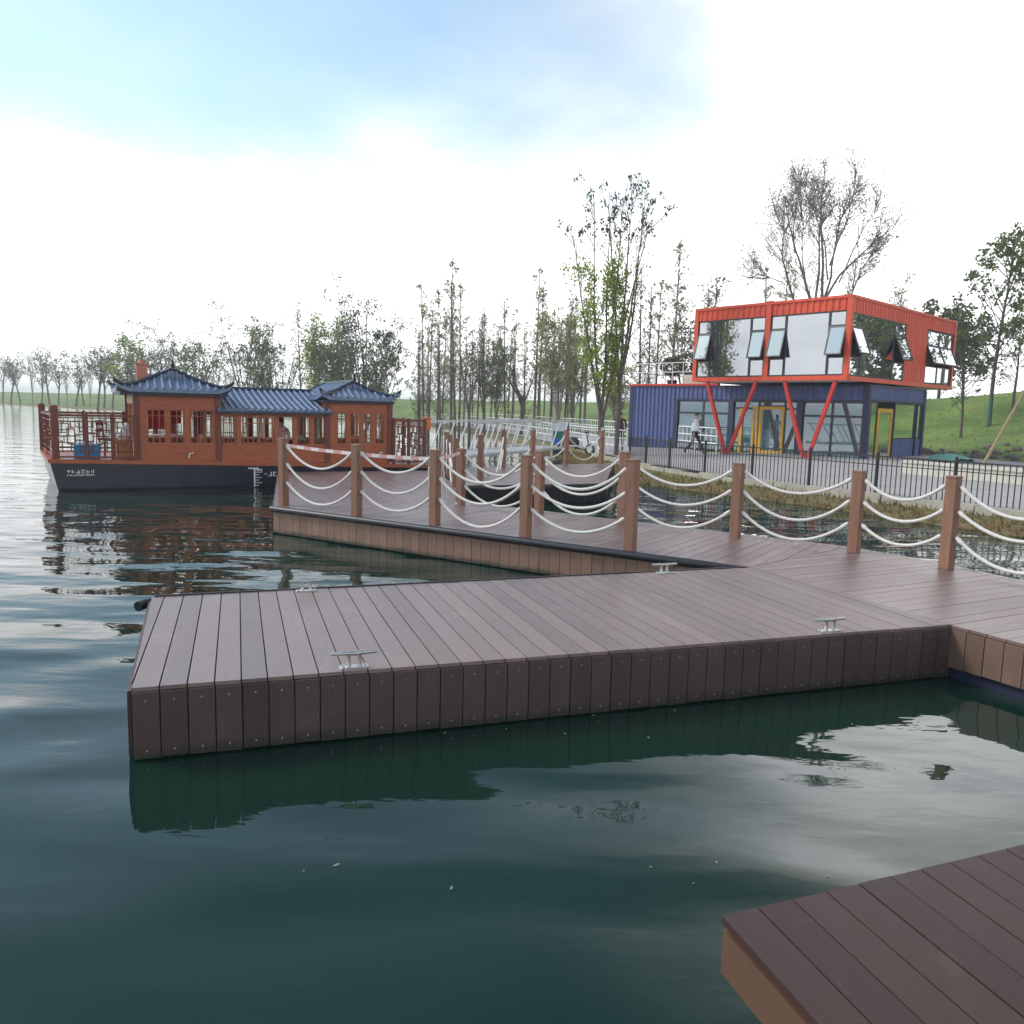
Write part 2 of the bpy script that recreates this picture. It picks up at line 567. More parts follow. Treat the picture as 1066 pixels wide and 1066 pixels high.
# bare soil at the water's edge and in worn patches (height of the bank decides where the earth shows)
sx = N(nt, 'ShaderNodeSeparateXYZ')
nt.links.new(tc.outputs['Object'], sx.inputs[0])
mr = N(nt, 'ShaderNodeMapRange', i_1=0.12, i_2=0.34, i_3=1.0, i_4=0.0)
nt.links.new(sx.outputs[2], mr.inputs[0])
r3 = ramp2(nt, n3.outputs['Fac'], (0, 0, 0), (1, 1, 1), 0.55, 0.75)
mxm = N(nt, 'ShaderNodeMath', operation='MAXIMUM')
nt.links.new(mr.outputs[0], mxm.inputs[0])
sc3 = N(nt, 'ShaderNodeMath', operation='MULTIPLY', i_1=0.6)
nt.links.new(r3.outputs[0], sc3.inputs[0])
nt.links.new(sc3.outputs[0], mxm.inputs[1])
soil = ramp2(nt, n2.outputs['Fac'], (0.13, 0.088, 0.035), (0.24, 0.175, 0.075), 0.3, 0.7)
mx = N(nt, 'ShaderNodeMix', data_type='RGBA')
nt.links.new(mxm.outputs[0], mx.inputs[0])
nt.links.new(mu.outputs[2], mx.inputs[6])
nt.links.new(soil.outputs[0], mx.inputs[7])
nt.links.new(mx.outputs[2], b.inputs['Base Color'])
b.inputs['Roughness'].default_value = 0.95
bp = N(nt, 'ShaderNodeBump', i_Strength=0.8, i_Distance=0.08)
nt.links.new(n2.outputs['Fac'], bp.inputs['Height'])
nt.links.new(bp.outputs[0], b.inputs['Normal'])
mb.build('ground', m, kind='structure')

# water: one sheet at z = 0
m, nt, b = nodes_of('lake_water')
b.inputs['Base Color'].default_value = (0.005, 0.025, 0.017, 1)
b.inputs['Roughness'].default_value = 0.015
b.inputs['IOR'].default_value = 1.333
tc = N(nt, 'ShaderNodeTexCoord')
hs = []
for sc, st, dist, det in ((0.80, (0.7, 1.35, 1), 0.075, 0.0), (1.7, (0.6, 1.5, 1), 0.019, 0.8), (6.0, (0.6, 1.6, 1), 0.0028, 2.0)):
    mp = N(nt, 'ShaderNodeMapping')
    mp.inputs['Scale'].default_value = st
    mp.inputs['Rotation'].default_value = (0, 0, math.radians(14))
    nt.links.new(tc.outputs['Object'], mp.inputs[0])
    no = N(nt, 'ShaderNodeTexNoise', i_Scale=sc, i_Detail=det, i_Roughness=0.5, i_Distortion=0.4)
    nt.links.new(mp.outputs[0], no.inputs['Vector'])
    hs.append((no, dist))
# calm lee water close to the docks, ruffled water further out
n_l = N(nt, 'ShaderNodeTexNoise', i_Scale=0.10, i_Detail=2.0)
nt.links.new(tc.outputs['Object'], n_l.inputs['Vector'])
sxw = N(nt, 'ShaderNodeSeparateXYZ')
nt.links.new(tc.outputs['Object'], sxw.inputs[0])
calm = N(nt, 'ShaderNodeMapRange', i_1=3.0, i_2=9.0, i_3=0.38, i_4=1.0)
nt.links.new(sxw.outputs[1], calm.inputs[0])
far1 = N(nt, 'ShaderNodeMapRange', i_1=7.0, i_2=20.0, i_3=1.0, i_4=0.35)
nt.links.new(sxw.outputs[1], far1.inputs[0])
last = None
for i, (no, dist) in enumerate(hs):
    bp = N(nt, 'ShaderNodeBump', i_Strength=1.0, i_Distance=dist)
    nt.links.new((far1 if i == 0 else calm).outputs[0], bp.inputs['Strength'])
    nt.links.new(no.outputs['Fac'], bp.inputs['Height'])
    if last is not None:
        nt.links.new(last.outputs[0], bp.inputs['Normal'])
    last = bp
nt.links.new(last.outputs[0], b.inputs['Normal'])
MB().add([(-3000, -1500, 0), (3000, -1500, 0), (3000, 3500, 0), (-3000, 3500, 0)], [(0, 1, 2, 3)]).build('lake_water', m, kind='structure')


# offset line along the shore, for the promenade, edging and fences
def shore_line(d, y_from, y_to, step=0.5):
    """points at distance d inland, ordered from near right to far left"""
    pts = []
    for (x0, y0), (x1, y1) in zip(SHORE[1:-2], SHORE[2:-1]):
        L = math.hypot(x1 - x0, y1 - y0)
        n = max(1, int(L / step))
        for i in range(n):
            t = i / n
            pts.append((x0 + (x1 - x0) * t, y0 + (y1 - y0) * t))
    sm = np.array(pts)
    k = 7
    pad = np.concatenate([np.repeat(sm[:1], k, 0), sm, np.repeat(sm[-1:], k, 0)])
    sm = np.stack([np.convolve(pad[:, i], np.ones(2 * k + 1) / (2 * k + 1), 'valid') for i in (0, 1)], 1)
    tg = np.gradient(sm, axis=0)
    tg /= np.linalg.norm(tg, axis=1)[:, None]
    nrm = np.stack([tg[:, 1], -tg[:, 0]], 1)
    off = sm + nrm * d
    out = [tuple(p) for p in off if y_from <= p[1] <= y_to]
    return out


inner, outer = shore_line(2.1, -20, 150, 1.0), shore_line(6.3, -20, 150, 1.0)
SL = shore_line(0, -30, 160, 1.0)
mb = MB()
pa, pb = [], []
sm_a = shore_line(2.1, -1e9, 1e9, 1.0)
sm_b = shore_line(6.5, -1e9, 1e9, 1.0)
sm_c = shore_line(17.0, -1e9, 1e9, 1.0)
sel = [i for i in range(len(sm_a)) if -15 < sm_a[i][1] < 125]
rows = []
for i in sel:
    a, c = sm_a[i], (sm_b[i] if not 12 < sm_a[i][1] < 34 else sm_c[i])
    for k in range(6):
        t = k / 5
        x, y = a[0] + (c[0] - a[0]) * t, a[1] + (c[1] - a[1]) * t
        rows.append((x, y, gz(x, y) + 0.05))
nr = len(sel)
mb.add(rows, [(i * 6 + k, i * 6 + k + 1, (i + 1) * 6 + k + 1, (i + 1) * 6 + k) for i in range(nr - 1) for k in range(5)], True)
mb.build('promenade_path', M_pave, kind='structure')

# stone edging between bank and promenade
pts = [p for p in shore_line(1.25, -5, 34, 0.9)]
mb = MB()
rng = random.Random(3)
for p, q in zip(pts[:-1], pts[1:]):
    z = gz(*p)
    h = rng.uniform(0.16, 0.24)
    a, c = Vector((*p, z + h / 2 - 0.06)), Vector((*q, z + h / 2 - 0.06))
    g = (c - a).normalized() * 0.012
    mb.bar(a + g, c - g, rng.uniform(0.26, 0.34), h)
tag(mb.build('stone_edging', M_stone), 'low pale stone edging between the brown bank and the iron picket fence', 'edging wall')

# dry grass on the bank (uncountable)
mb = MB()
rng = random.Random(5)
bank = shore_line(0, 2, 40, 0.25)
for p, q in zip(bank[:-1], bank[1:]):
    d = Vector((q[0] - p[0], q[1] - p[1], 0)).normalized()
    nrm = Vector((d.y, -d.x, 0))
    for _ in range(26):
        o = rng.uniform(0.02, 1.05)
        b0 = Vector((p[0], p[1], 0)) + d * rng.uniform(0, 0.3) + nrm * o
        b0.z = gz(b0.x, b0.y)
        h = rng.uniform(0.05, 0.17)
        a = rng.uniform(0, 6.28)
        w = Vector((math.cos(a), math.sin(a), 0)) * rng.uniform(0.012, 0.03)
        lean = Vector((rng.uniform(-.1, .1), rng.uniform(-.1, .1), h))
        mb.m = rng.choice((0, 0, 1))
        mb.add([b0 - w, b0 + w, b0 + lean], [(0, 1, 2)])
mb.build('bank_grass', [leaf_mat('dry_grass', (0.17, 0.115, 0.04), (0.30, 0.21, 0.08), 2), leaf_mat('olive_grass', (0.08, 0.09, 0.02), (0.17, 0.17, 0.05), 2)], kind='stuff')

# grass tufts on the hill (uncountable)
mb = MB()
rng = random.Random(6)
GYs = [rng.uniform(30, 95) for _ in range(6000)]
GXs = [rng.uniform(-0.25 * Y, 0.78 * Y) for Y in GYs]
GDs = shore_d(np.array(GXs), np.array(GYs))
GZs = ground_z(np.array(GXs), np.array(GYs))
for X, Y, d, z in zip(GXs, GYs, GDs.tolist(), GZs.tolist()):
    if d < 7 or (8 < d < 19 and 2 < X < 24 and Y < 48):
        continue
    h = rng.uniform(0.03, 0.09)
    a = rng.uniform(0, 6.28)
    w = Vector((math.cos(a), math.sin(a), 0)) * rng.uniform(0.05, 0.12)
    p = Vector((X, Y, z - 0.02))
    mb.add([p - w, p + w, p + w * 0.3 + Vector((0, 0, h)), p - w * 0.5 + Vector((0, 0, h * 0.8))], [(0, 1, 2, 3)])
mb.build('lawn_grass', leaf_mat('lawn_tufts', (0.085, 0.145, 0.030), (0.205, 0.275, 0.065), 0.3), kind='stuff')

# ------------------------------------------------------------------ docks
HD = 0.44
rng = random.Random(11)


def ang_of(p, q):
    return math.atan2(q[1] - p[1], q[0] - p[0])


def skirt(mb, a, b2, z0, z1, out, pitch_m=PITCH, gap=0.007, th=0.022, screws=None):
    """vertical boards hung along the edge a-b (local), standing out by th on side 'out' (+1 left, -1 right)"""
    a, b2 = Vector((*a, 0)), Vector((*b2, 0))
    d = (b2 - a)
    L = d.length
    d.normalize()
    nrm = Vector((-d.y, d.x, 0)) * out
    n = max(1, round(L / pitch_m))
    w = L / n
    for i in range(n):
        p0, p1 = a + d * (i * w + gap / 2), a + d * ((i + 1) * w - gap / 2)
        dz = random.uniform(-0.004, 0.004)
        t = nrm * (th + random.uniform(-0.0015, 0.0015))
        vs = [p0, p1, p1 + t, p0 + t]
        mb.prism([(v.x, v.y) for v in (vs if out < 0 else vs[::-1])][::-1], z0 + dz, z1)
        if screws is not None:
            for zz in (z0 + 0.045, z1 - 0.05):
                c = (p0 + p1) / 2 + nrm * (th + 0.001)
                screws.m = 1
                screws.tube([c + Vector((0, 0, zz)), c + Vector((0, 0, zz)) + nrm * 0.004], 0.0055, 6)
                screws.m = 0


def cleat(parent, x, y, rz, z):
    """galvanised horn cleat"""
    mb = MB(Matrix.Translation((x, y, z)) @ Matrix.Rotation(rz, 4, 'Z'))
    mb.cham(-0.09, 0.09, -0.035, 0.035, 0, 0.008, 0.004)
    for s in (-1, 1):
        mb.tube([(s * 0.035, 0, 0.006), (s * 0.032, 0, 0.05), (s * 0.036, 0, 0.085)], [0.020, 0.013, 0.016], 10)
        mb.tube([(s * 0.07, 0.022, 0.008), (s * 0.07, 0.022, 0.014)], 0.009, 6)
        mb.tube([(s * 0.07, -0.022, 0.008), (s * 0.07, -0.022, 0.014)], 0.009, 6)
    mb.tube([(-0.15, 0, 0.092), (-0.135, 0, 0.094), (-0.06, 0, 0.093), (0, 0, 0.090), (0.06, 0, 0.093), (0.135, 0, 0.094), (0.15, 0, 0.092)], [0.006, 0.011, 0.014, 0.015, 0.014, 0.011, 0.006], 10)
    return mb.build('cleat', M_steel, parent)


# the finger pier in the middle of the picture
A, B, Cb, E_ = (-2.18, 4.55), (3.60, 6.50), (-3.03, 6.76), (2.66, 8.80)
fa = ang_of(A, B)
F = root('finger_pier', 'brown composite finger pier with four steel cleats, jutting out across the middle', 'pier', (A[0], A[1], 0), fa)
P = local([A, B, E_, Cb], A, fa)
boards(P, PITCH, 0.008, HD - 0.024, HD).build('deck', M_deck, F)
mb = MB()
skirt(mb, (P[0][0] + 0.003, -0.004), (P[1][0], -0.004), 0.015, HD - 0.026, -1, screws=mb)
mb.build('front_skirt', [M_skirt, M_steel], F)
mb = MB()
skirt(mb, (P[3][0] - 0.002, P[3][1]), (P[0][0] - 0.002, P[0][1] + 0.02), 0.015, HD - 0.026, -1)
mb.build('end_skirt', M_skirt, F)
mb = MB()
ins = [(P[0][0] + 0.03, 0.03), (P[1][0] - 0.02, 0.03), (P[2][0] - 0.02, P[2][1] - 0.03), (P[3][0] + 0.03, P[3][1] - 0.03)]
mb.prism(ins, -0.3, HD - 0.03)
mb.build('float_body', M_dark, F)
bx0, by0 = P[3]
bx1, by1 = P[2]
MB().bar((bx0 + 0.02, by0 + 0.012, HD - 0.004), (bx1 - 0.1, by1 + 0.012, HD - 0.004), 0.022, 0.03).build('edge_strip', M_black, F)
MB().tube([(bx0 - 0.10, by0 - 0.10, HD - 0.055), (bx0 - 0.06, by0 - 0.04, HD - 0.05), (bx0 + 0.05, by0 + 0.03, HD - 0.05), (bx1 - 0.2, by1 + 0.05, HD - 0.05)], 0.042, 14).build('fender_pipe', M_black, F)
for px, py in ((367, 691), (856, 654), (318, 613), (692, 597)):
    q = local([at_z(px, py, HD)], A, fa)[0]
    y = 0.07 if py > 640 else P[3][1] + (P[2][1] - P[3][1]) * (q[0] - P[3][0]) / (P[2][0] - P[3][0]) - 0.075
    cleat(F, q[0], y, 0, HD + 0.001)

# the walkway coming towards the camera on the right
W_E, far2 = (2.62, 8.82), (4.32, 10.35)
Mdir = Vector((3.87 - 3.60, 5.98 - 6.50)).normalized()
m_near = (B[0] + Mdir.x * 7.5, B[1] + Mdir.y * 7.5)
m_far = (5.35 + Mdir.x * 7.5, 8.36 + Mdir.y * 7.5)
ma = math.atan2(Mdir.y, Mdir.x)
MW = root('main_walkway', 'broad purplish brown composite walkway on the right, running towards the viewer', 'walkway', (B[0], B[1], 0), ma)
poly = [B, m_near, m_far, (5.35, 8.36), (4.96, 9.43), far2, W_E]
PL = local(poly, B, ma)
cut = local([(2.66, 8.80), B], B, ma)
boards([(p[0], p[1]) for p in PL], PITCH, 0.006, HD - 0.026, HD - 0.003).build('deck', M_deck_far, MW)
mb = MB()
skirt(mb, (0.0, 0.0), (PL[1][0], PL[1][1]), 0.10, HD - 0.03, -1)
mb.build('front_skirt', M_skirt_mid, MW)
MB().prism([(p[0] * 0.985 + 0.03, p[1] * 0.985 + 0.03) for p in PL], -0.3, HD - 0.035).build('float_body', M_float, MW)
mb = MB()
for i in (2, 3, 4):
    a_, b_ = PL[i], PL[i + 1]
    mb.bar((a_[0], a_[1], HD - 0.012), (b_[0], b_[1], HD - 0.012), 0.022, 0.03)
mb.build('edge_strip', M_steel, MW)

# the angled walkway leading left to the boat
W1, W2 = (-3.84, 13.04), (2.62, 8.82)
wa = ang_of(W1, W2)
AW = root('angled_walkway', 'composite walkway between two rope fences, slanting from the right walkway to the boat', 'walkway', (W1[0], W1[1], 0), wa)
poly = [W1, W2, far2, (-0.92, 14.37)]
PL = local(poly, W1, wa)
boards(PL, PITCH, 0.006, HD - 0.026, HD).build('deck', M_deck_far, AW)
mb = MB()
skirt(mb, (0.02, -0.006), (PL[1][0] - 0.1, -0.006), 0.02, HD - 0.055, -1)
mb.build('front_skirt', M_skirt_warm, AW)
MB().tube([(0.0, -0.05, HD - 0.035), (PL[1][0] - 0.55, -0.05, HD - 0.035), (PL[1][0] - 0.1, -0.02, HD - 0.03)], [0.05, 0.05, 0.03], 12).build('fender_pipe', M_black, AW)
mb = MB()
mb.prism([(PL[0][0] + 0.03, 0.03), (PL[1][0] - 0.05, 0.03), (PL[2][0] - 0.03, PL[2][1] - 0.03), (PL[3][0] + 0.03, PL[3][1] - 0.03)], -0.3, HD - 0.03)
mb.build('float_body', M_dark, AW)
mb = MB()
mb.bar((PL[2][0], PL[2][1] + 0.012, HD - 0.012), (PL[3][0], PL[3][1] + 0.012, HD - 0.012), 0.02, 0.03)
mb.build('edge_strip', M_steel, AW)

# boarding platform beside the boat
poly = [W1, (-0.92, 14.37), (-1.21, 17.39), (-2.05, 21.25), (-5.66, 19.62)]
pa_ = ang_of((-5.66, 19.62), (-2.05, 21.25))
BP = root('boarding_platform', 'grey brown boarding platform between the wooden boat and the left end of the walkway', 'platform', (W1[0], W1[1], 0), pa_)
PL = local(poly, W1, pa_)
boards(PL, PITCH, 0.006, HD - 0.028, HD - 0.002).build('deck', M_deck_far, BP)
mb = MB()
for a_, b_ in ((4, 0), (1, 2), (3, 4)):
    mb = MB()
    skirt(mb, PL[a_], PL[b_], 0.02, HD - 0.05, -1)
    mb.build('side_skirt', M_skirt, BP)
cx = sum(p[0] for p in PL) / 5
cy = sum(p[1] for p in PL) / 5
MB().prism([(cx + (p[0] - cx) * 0.985, cy + (p[1] - cy) * 0.985) for p in PL], -0.3, HD - 0.033).build('float_body', M_dark, BP)

# rear landing reached from the shore gangway
poly = [(-1.19, 17.36), (2.13, 18.76), (3.25, 26.3), (-1.95, 22.1)]
ra = ang_of(poly[0], poly[1])
RD = root('rear_landing', 'grey landing with a dark shaded side behind the rope fences, below the white gangway', 'landing', (*poly[0], 0), ra)
PL = local(poly, poly[0], ra)
boards(PL, PITCH, 0.006, HD - 0.03, HD - 0.004).build('deck', M_deck_far, RD)
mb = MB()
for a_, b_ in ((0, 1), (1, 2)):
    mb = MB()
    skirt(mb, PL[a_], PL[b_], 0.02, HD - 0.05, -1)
    mb.build('side_skirt', M_dark, RD)  # shadow on the landing's side is put into this near-black colour
MB().bar((PL[0][0], -0.03, HD - 0.04), (PL[1][0], -0.03, HD - 0.04), 0.06, 0.06).build('edge_strip', M_black, RD)
cx = sum(p[0] for p in PL) / 4
cy = sum(p[1] for p in PL) / 4
MB().prism([(cx + (p[0] - cx) * 0.985, cy + (p[1] - cy) * 0.985) for p in PL], -0.3, HD - 0.035).build('float_body', M_dark, RD)

# the near pier in the lower right corner
N0, N1, Ndir = (0.73, 2.53), (2.05, 3.04), math.radians(107 - 180)
na = ang_of(N0, N1)
NP = root('near_pier', 'dark brown pier corner of wide boards over a warm timber fascia, closest to the viewer', 'pier', (*N0, 0), Ndir + math.pi / 2)
L_ = 3.6
u = Vector((math.cos(na), math.sin(na)))
w = Vector((math.cos(Ndir), math.sin(Ndir)))
poly = [N0, (N0[0] + w.x * L_, N0[1] + w.y * L_), (N0[0] + w.x * L_ + u.x * 4.2, N0[1] + w.y * L_ + u.y * 4.2), (N0[0] + u.x * 4.2, N0[1] + u.y * 4.2)]
PL = local(poly, N0, Ndir + math.pi / 2)
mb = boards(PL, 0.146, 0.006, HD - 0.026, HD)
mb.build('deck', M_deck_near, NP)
mb = MB()
a_, b_ = Vector((*PL[0], 0)), Vector((*PL[1], 0))
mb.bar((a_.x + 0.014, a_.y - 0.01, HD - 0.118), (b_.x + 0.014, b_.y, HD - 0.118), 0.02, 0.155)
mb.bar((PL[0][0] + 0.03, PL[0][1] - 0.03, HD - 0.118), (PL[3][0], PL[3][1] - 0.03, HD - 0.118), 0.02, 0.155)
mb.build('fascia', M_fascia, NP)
MB().prism([(PL[0][0] + 0.12, PL[0][1] - 0.12), (PL[1][0] + 0.12, PL[1][1] + 0.1), (PL[2][0] - 0.1, PL[2][1] + 0.1), (PL[3][0] - 0.1, PL[3][1] - 0.12)][::-1], -0.3, HD - 0.05).build('float_body', M_dark, NP)

# ------------------------------------------------------------------ rope fences
POST_H = 1.04


def rope_curve(p, q, sag, n=18):
    p, q = Vector(p), Vector(q)
    return [p.lerp(q, i / n) - Vector((0, 0, sag * 4 * (i / n) * (1 - i / n))) for i in range(n + 1)]


def twist(mb, pts, r):
    """three-strand laid rope along pts"""
    P_ = []
    for a, b_ in zip(pts[:-1], pts[1:]):
        P_ += [a.lerp(b_, k / 4) for k in range(4)]
    P_.append(pts[-1])
    n = 9
    s = 0.0
    vs = []
    side = None
    for i, p in enumerate(P_):
        d = (P_[min(i + 1, len(P_) - 1)] - P_[max(i - 1, 0)]).normalized()
        u = d.cross(Vector((0, 0, 1))).normalized()
        w_ = u.cross(d)
        if i:
            s += (p - P_[i - 1]).length
        ph = s * 52.0
        for k in range(n):
            t = 2 * math.pi * k / n
            rr = r * (0.84 + 0.22 * abs(math.cos(1.5 * (t + ph))))
            vs.append(p + (u * math.cos(t) + w_ * math.sin(t)) * rr)
    fs = []
    for i in range(len(P_) - 1):
        for k in range(n):
            a, b_ = i * n + k, i * n + (k + 1) % n
            fs.append((a, b_, b_ + n, a + n))
    mb.add(vs, fs, True)


def rope_fence(name, label, pts, heights=None, rows=(0.94, 0.66, 0.37), caps=False, ang=None, sagk=0.185, skip=(), z=HD, first_caps=0, wild=0.0):
    R = root(name, label, 'rope fence', (pts[0][0], pts[0][1], z))
    rngl = random.Random(len(pts) * 7)
    ox, oy = pts[0]
    LP = [(x - ox, y - oy) for x, y in pts]
    for i, (x, y) in enumerate(LP):
        j, k = max(0, i - 1), min(len(LP) - 1, i + 1)
        a = ang if ang is not None else math.atan2(LP[k][1] - LP[j][1], LP[k][0] - LP[j][0])
        h = heights[i] if heights else POST_H
        mb = MB(Matrix.Translation((x, y, 0)) @ Matrix.Rotation(a, 4, 'Z'))
        hw = 0.062
        mb.cham(-hw, hw, -hw, hw, 0.001, h - 0.02, 0.006)
        mb.box(-hw + 0.004, hw - 0.004, -hw + 0.004, hw - 0.004, h - 0.02, h - 0.012)
        mb.cham(-hw - 0.003, hw + 0.003, -hw - 0.003, hw + 0.003, h - 0.012, h + 0.012, 0.006)
        po = mb.build('post', M_post, R)
        RM = (Matrix.Translation((x, y, 0)) @ Matrix.Rotation(a, 4, 'Z'))
        for rr in rows:
            for s in (-1, 1):
                if (i == 0 and s < 0) or (i == len(LP) - 1 and s > 0):
                    continue
                c = s * (hw + 0.012)
                rings = MB(RM)
                rings.tube([(c + 0.016 * math.cos(t), 0, rr * h / POST_H + 0.016 * math.sin(t)) for t in [k * math.pi / 5 for k in range(11)]], 0.004, 6, cap=False)
                rings.build('ring', M_steel, po)
    for i in range(len(LP) - 1):
        if i in skip:
            continue
        p, q = Vector((*LP[i], 0)), Vector((*LP[i + 1], 0))
        d = (q - p)
        L = d.length
        d.normalize()
        h0 = heights[i] if heights else POST_H
        h1 = heights[i + 1] if heights else POST_H
        for rr in rows:
            a_ = p + d * 0.085 + Vector((0, 0, rr * h0 / POST_H))
            b_ = q - d * 0.085 + Vector((0, 0, rr * h1 / POST_H))
            cv = rope_curve(a_, b_, L * sagk * rngl.uniform(0.82, 1.12) + wild * rngl.uniform(-0.1, 0.25))
            mb = MB()
            twist(mb, cv, 0.0195)
            for ends in (cv[:2], cv[-1:-3:-1]):
                e0, e1 = ends
                mb.tube([e0, e0.lerp(e1, 0.5), e0.lerp(e1, 1.1)], [0.021, 0.027, 0.022], 8)
            mb.build('rope', M_rope, R)
    return R


NEARF = [(-3.72, 13.2), (-2.33, 12.15), (-1.09, 11.42), (0.18, 10.49), (1.42, 9.64)]
rope_fence('rope_fence', 'near rope fence along the black edged side of the walkway, three white ropes per bay', NEARF, heights=[1.08, 1.06, 1.05, 1.06, 1.09])
far_end = (4.85 + Mdir.x * 1.45, 9.03 + Mdir.y * 1.45)
FARF = [(-0.88, 13.8), (0.43, 12.99), (1.63, 11.93), (3.02, 10.91), (4.23, 9.96), (4.85 + 0.02, 9.03 - 0.03), (5.62, 7.75), (6.3, 6.5)]
rope_fence('rope_fence', 'far rope fence on the shore side of the walkway, running on past the right edge', FARF, heights=[0.95, 0.99, 1.06, 1.0, 1.0, 1.03, 1.03, 1.03])
rope_fence('rope_fence', 'distant rope fence round the rear landing below the white gangway', [(-0.74, 18.45), (-0.28, 22.95), (0.55, 23.75), (1.58, 24.6), (2.75, 25.6)], heights=[1.04] * 5, rows=(0.85, 0.5), sagk=0.22)
rope_fence('rope_fence', 'short rope fence at the stern end of the boarding platform', [(-1.2, 17.0), (-1.5, 19.2), (-1.72, 21.0)], heights=[1.0] * 3, rows=(0.85, 0.5), sagk=0.25)

# barrier tape between the first posts
mb = MB()
tape = [Vector((*NEARF[i], HD + hz)) for i, hz in ((0, 0.985), (1, 0.93), (2, 0.93))] + [Vector((*FARF[0], HD + 0.90))]
for p, q in zip(tape[:-1], tape[1:]):
    cv = rope_curve(p, q, 0.012, 10)
    for k, (c, d) in enumerate(zip(cv[:-1], cv[1:])):
        mb.m = k % 2
        tw = Vector((0, 0, 0.026))
        o = (d - c).cross(tw).normalized() * 0.0012
        mb.add([c - tw - o, d - tw - o, d + tw - o, c + tw - o, c - tw + o, d - tw + o, d + tw + o, c + tw + o], [(0, 1, 2, 3), (7, 6, 5, 4), (0, 4, 5, 1), (3, 2, 6, 7)])
tag(mb.build('barrier_tape', [pm('tape_white', (0.80, 0.74, 0.72), None, 6, 0.4), pm('tape_pink', (0.72, 0.36, 0.34), None, 6, 0.4)]), 'pink and white barrier tape stretched across the tops of the left fence posts', 'tape')

# loose ropes hanging from two posts
for pts, lab in (([(-1.09, 11.42, HD + .99), (-1.18, 11.44, HD + .8), (-1.17, 11.44, HD + .55), (-1.12, 11.44, HD + .42), (-1.16, 11.45, HD + .36), (-1.10, 11.45, HD + .40)], 'loose white rope end hanging knotted on the left of the third near post'),
                 ([(-1.02, 11.43, HD + .99), (-0.97, 11.47, HD + .7), (-0.93, 11.47, HD + .4), (-0.86, 11.47, HD + .27), (-0.80, 11.47, HD + .30)], 'loose white rope loop drooping on the right of the third near post')):
    mb = MB()
    mb.tube(pts, 0.012, 7)
    mb.ball(pts[-1], 0.028)
    tag(mb.build('loose_rope', M_rope), lab, 'rope')

# ------------------------------------------------------------------ sky and sun
SUN_EL, SUN_AZ = math.radians(38), math.radians(-78)   # azimuth from +Y, negative = left
w = bpy.data.worlds.new("World")
scene.world = w
w.use_nodes = True
nt = w.node_tree
bg = nt.nodes['Background']
bg.inputs['Strength'].default_value = 0.1
sky = N(nt, 'ShaderNodeTexSky', sky_type='NISHITA')
sky.sun_disc = False
sky.sun_elevation = SUN_EL
sky.sun_rotation = SUN_AZ
sky.air_density = 1.0
sky.dust_density = 0.6
tc = N(nt, 'ShaderNodeTexCoord')
sx = N(nt, 'ShaderNodeSeparateXYZ')
nt.links.new(tc.outputs['Generated'], sx.inputs[0])
zz = N(nt, 'ShaderNodeMath', operation='MAXIMUM', i_1=0.0)
nt.links.new(sx.outputs[2], zz.inputs[0])
za = N(nt, 'ShaderNodeMath', operation='ADD', i_1=0.22)
nt.links.new(zz.outputs[0], za.inputs[0])
dx = N(nt, 'ShaderNodeMath', operation='DIVIDE')
dy = N(nt, 'ShaderNodeMath', operation='DIVIDE')
nt.links.new(sx.outputs[0], dx.inputs[0])
nt.links.new(sx.outputs[1], dy.inputs[0])
nt.links.new(za.outputs[0], dx.inputs[1])
nt.links.new(za.outputs[0], dy.inputs[1])
cx = N(nt, 'ShaderNodeCombineXYZ')
nt.links.new(dx.outputs[0], cx.inputs[0])
nt.links.new(dy.outputs[0], cx.inputs[1])
mpw = N(nt, 'ShaderNodeMapping')
mpw.inputs['Location'].default_value = (0.0, 0.0, 0.0)
nt.links.new(cx.outputs[0], mpw.inputs[0])
no = N(nt, 'ShaderNodeTexNoise', i_Scale=0.95, i_Detail=7.0, i_Roughness=0.52, i_Distortion=0.25)
nt.links.new(mpw.outputs[0], no.inputs['Vector'])
# cover: full low down, broken higher, a little more to the right
el = N(nt, 'ShaderNodeMapRange', i_1=0.05, i_2=0.40, i_3=0.45, i_4=-0.30)
el.interpolation_type = 'SMOOTHSTEP'
nt.links.new(sx.outputs[2], el.inputs[0])
rx = N(nt, 'ShaderNodeMath', operation='MULTIPLY', i_1=0.55)
nt.links.new(sx.outputs[0], rx.inputs[0])
rxm = N(nt, 'ShaderNodeMath', operation='MAXIMUM', i_1=-0.02)
nt.links.new(rx.outputs[0], rxm.inputs[0])
a1 = N(nt, 'ShaderNodeMath', operation='MULTIPLY_ADD', i_1=1.25)
nt.links.new(no.outputs['Fac'], a1.inputs[0])
nt.links.new(el.outputs[0], a1.inputs[2])
a2 = N(nt, 'ShaderNodeMath', operation='ADD')
nt.links.new(a1.outputs[0], a2.inputs[0])
nt.links.new(rxm.outputs[0], a2.inputs[1])
cov = N(nt, 'ShaderNodeMapRange', i_1=0.30, i_2=0.88, i_3=0.18, i_4=1.0)
cov.interpolation_type = 'SMOOTHSTEP'
a4 = N(nt, 'ShaderNodeMath', operation='ADD')
nt.links.new(a2.outputs[0], a4.inputs[0])
nt.links.new(a4.outputs[0], cov.inputs[0])
# cloud radiance falls off with height
cr2 = N(nt, 'ShaderNodeMapRange', i_1=0.02, i_2=0.66, i_3=14.0, i_4=2.8)
nt.links.new(sx.outputs[2], cr2.inputs[0])
cc = N(nt, 'ShaderNodeVectorMath', operation='SCALE')
cc.inputs[0].default_value = (0.985, 0.985, 1.0)
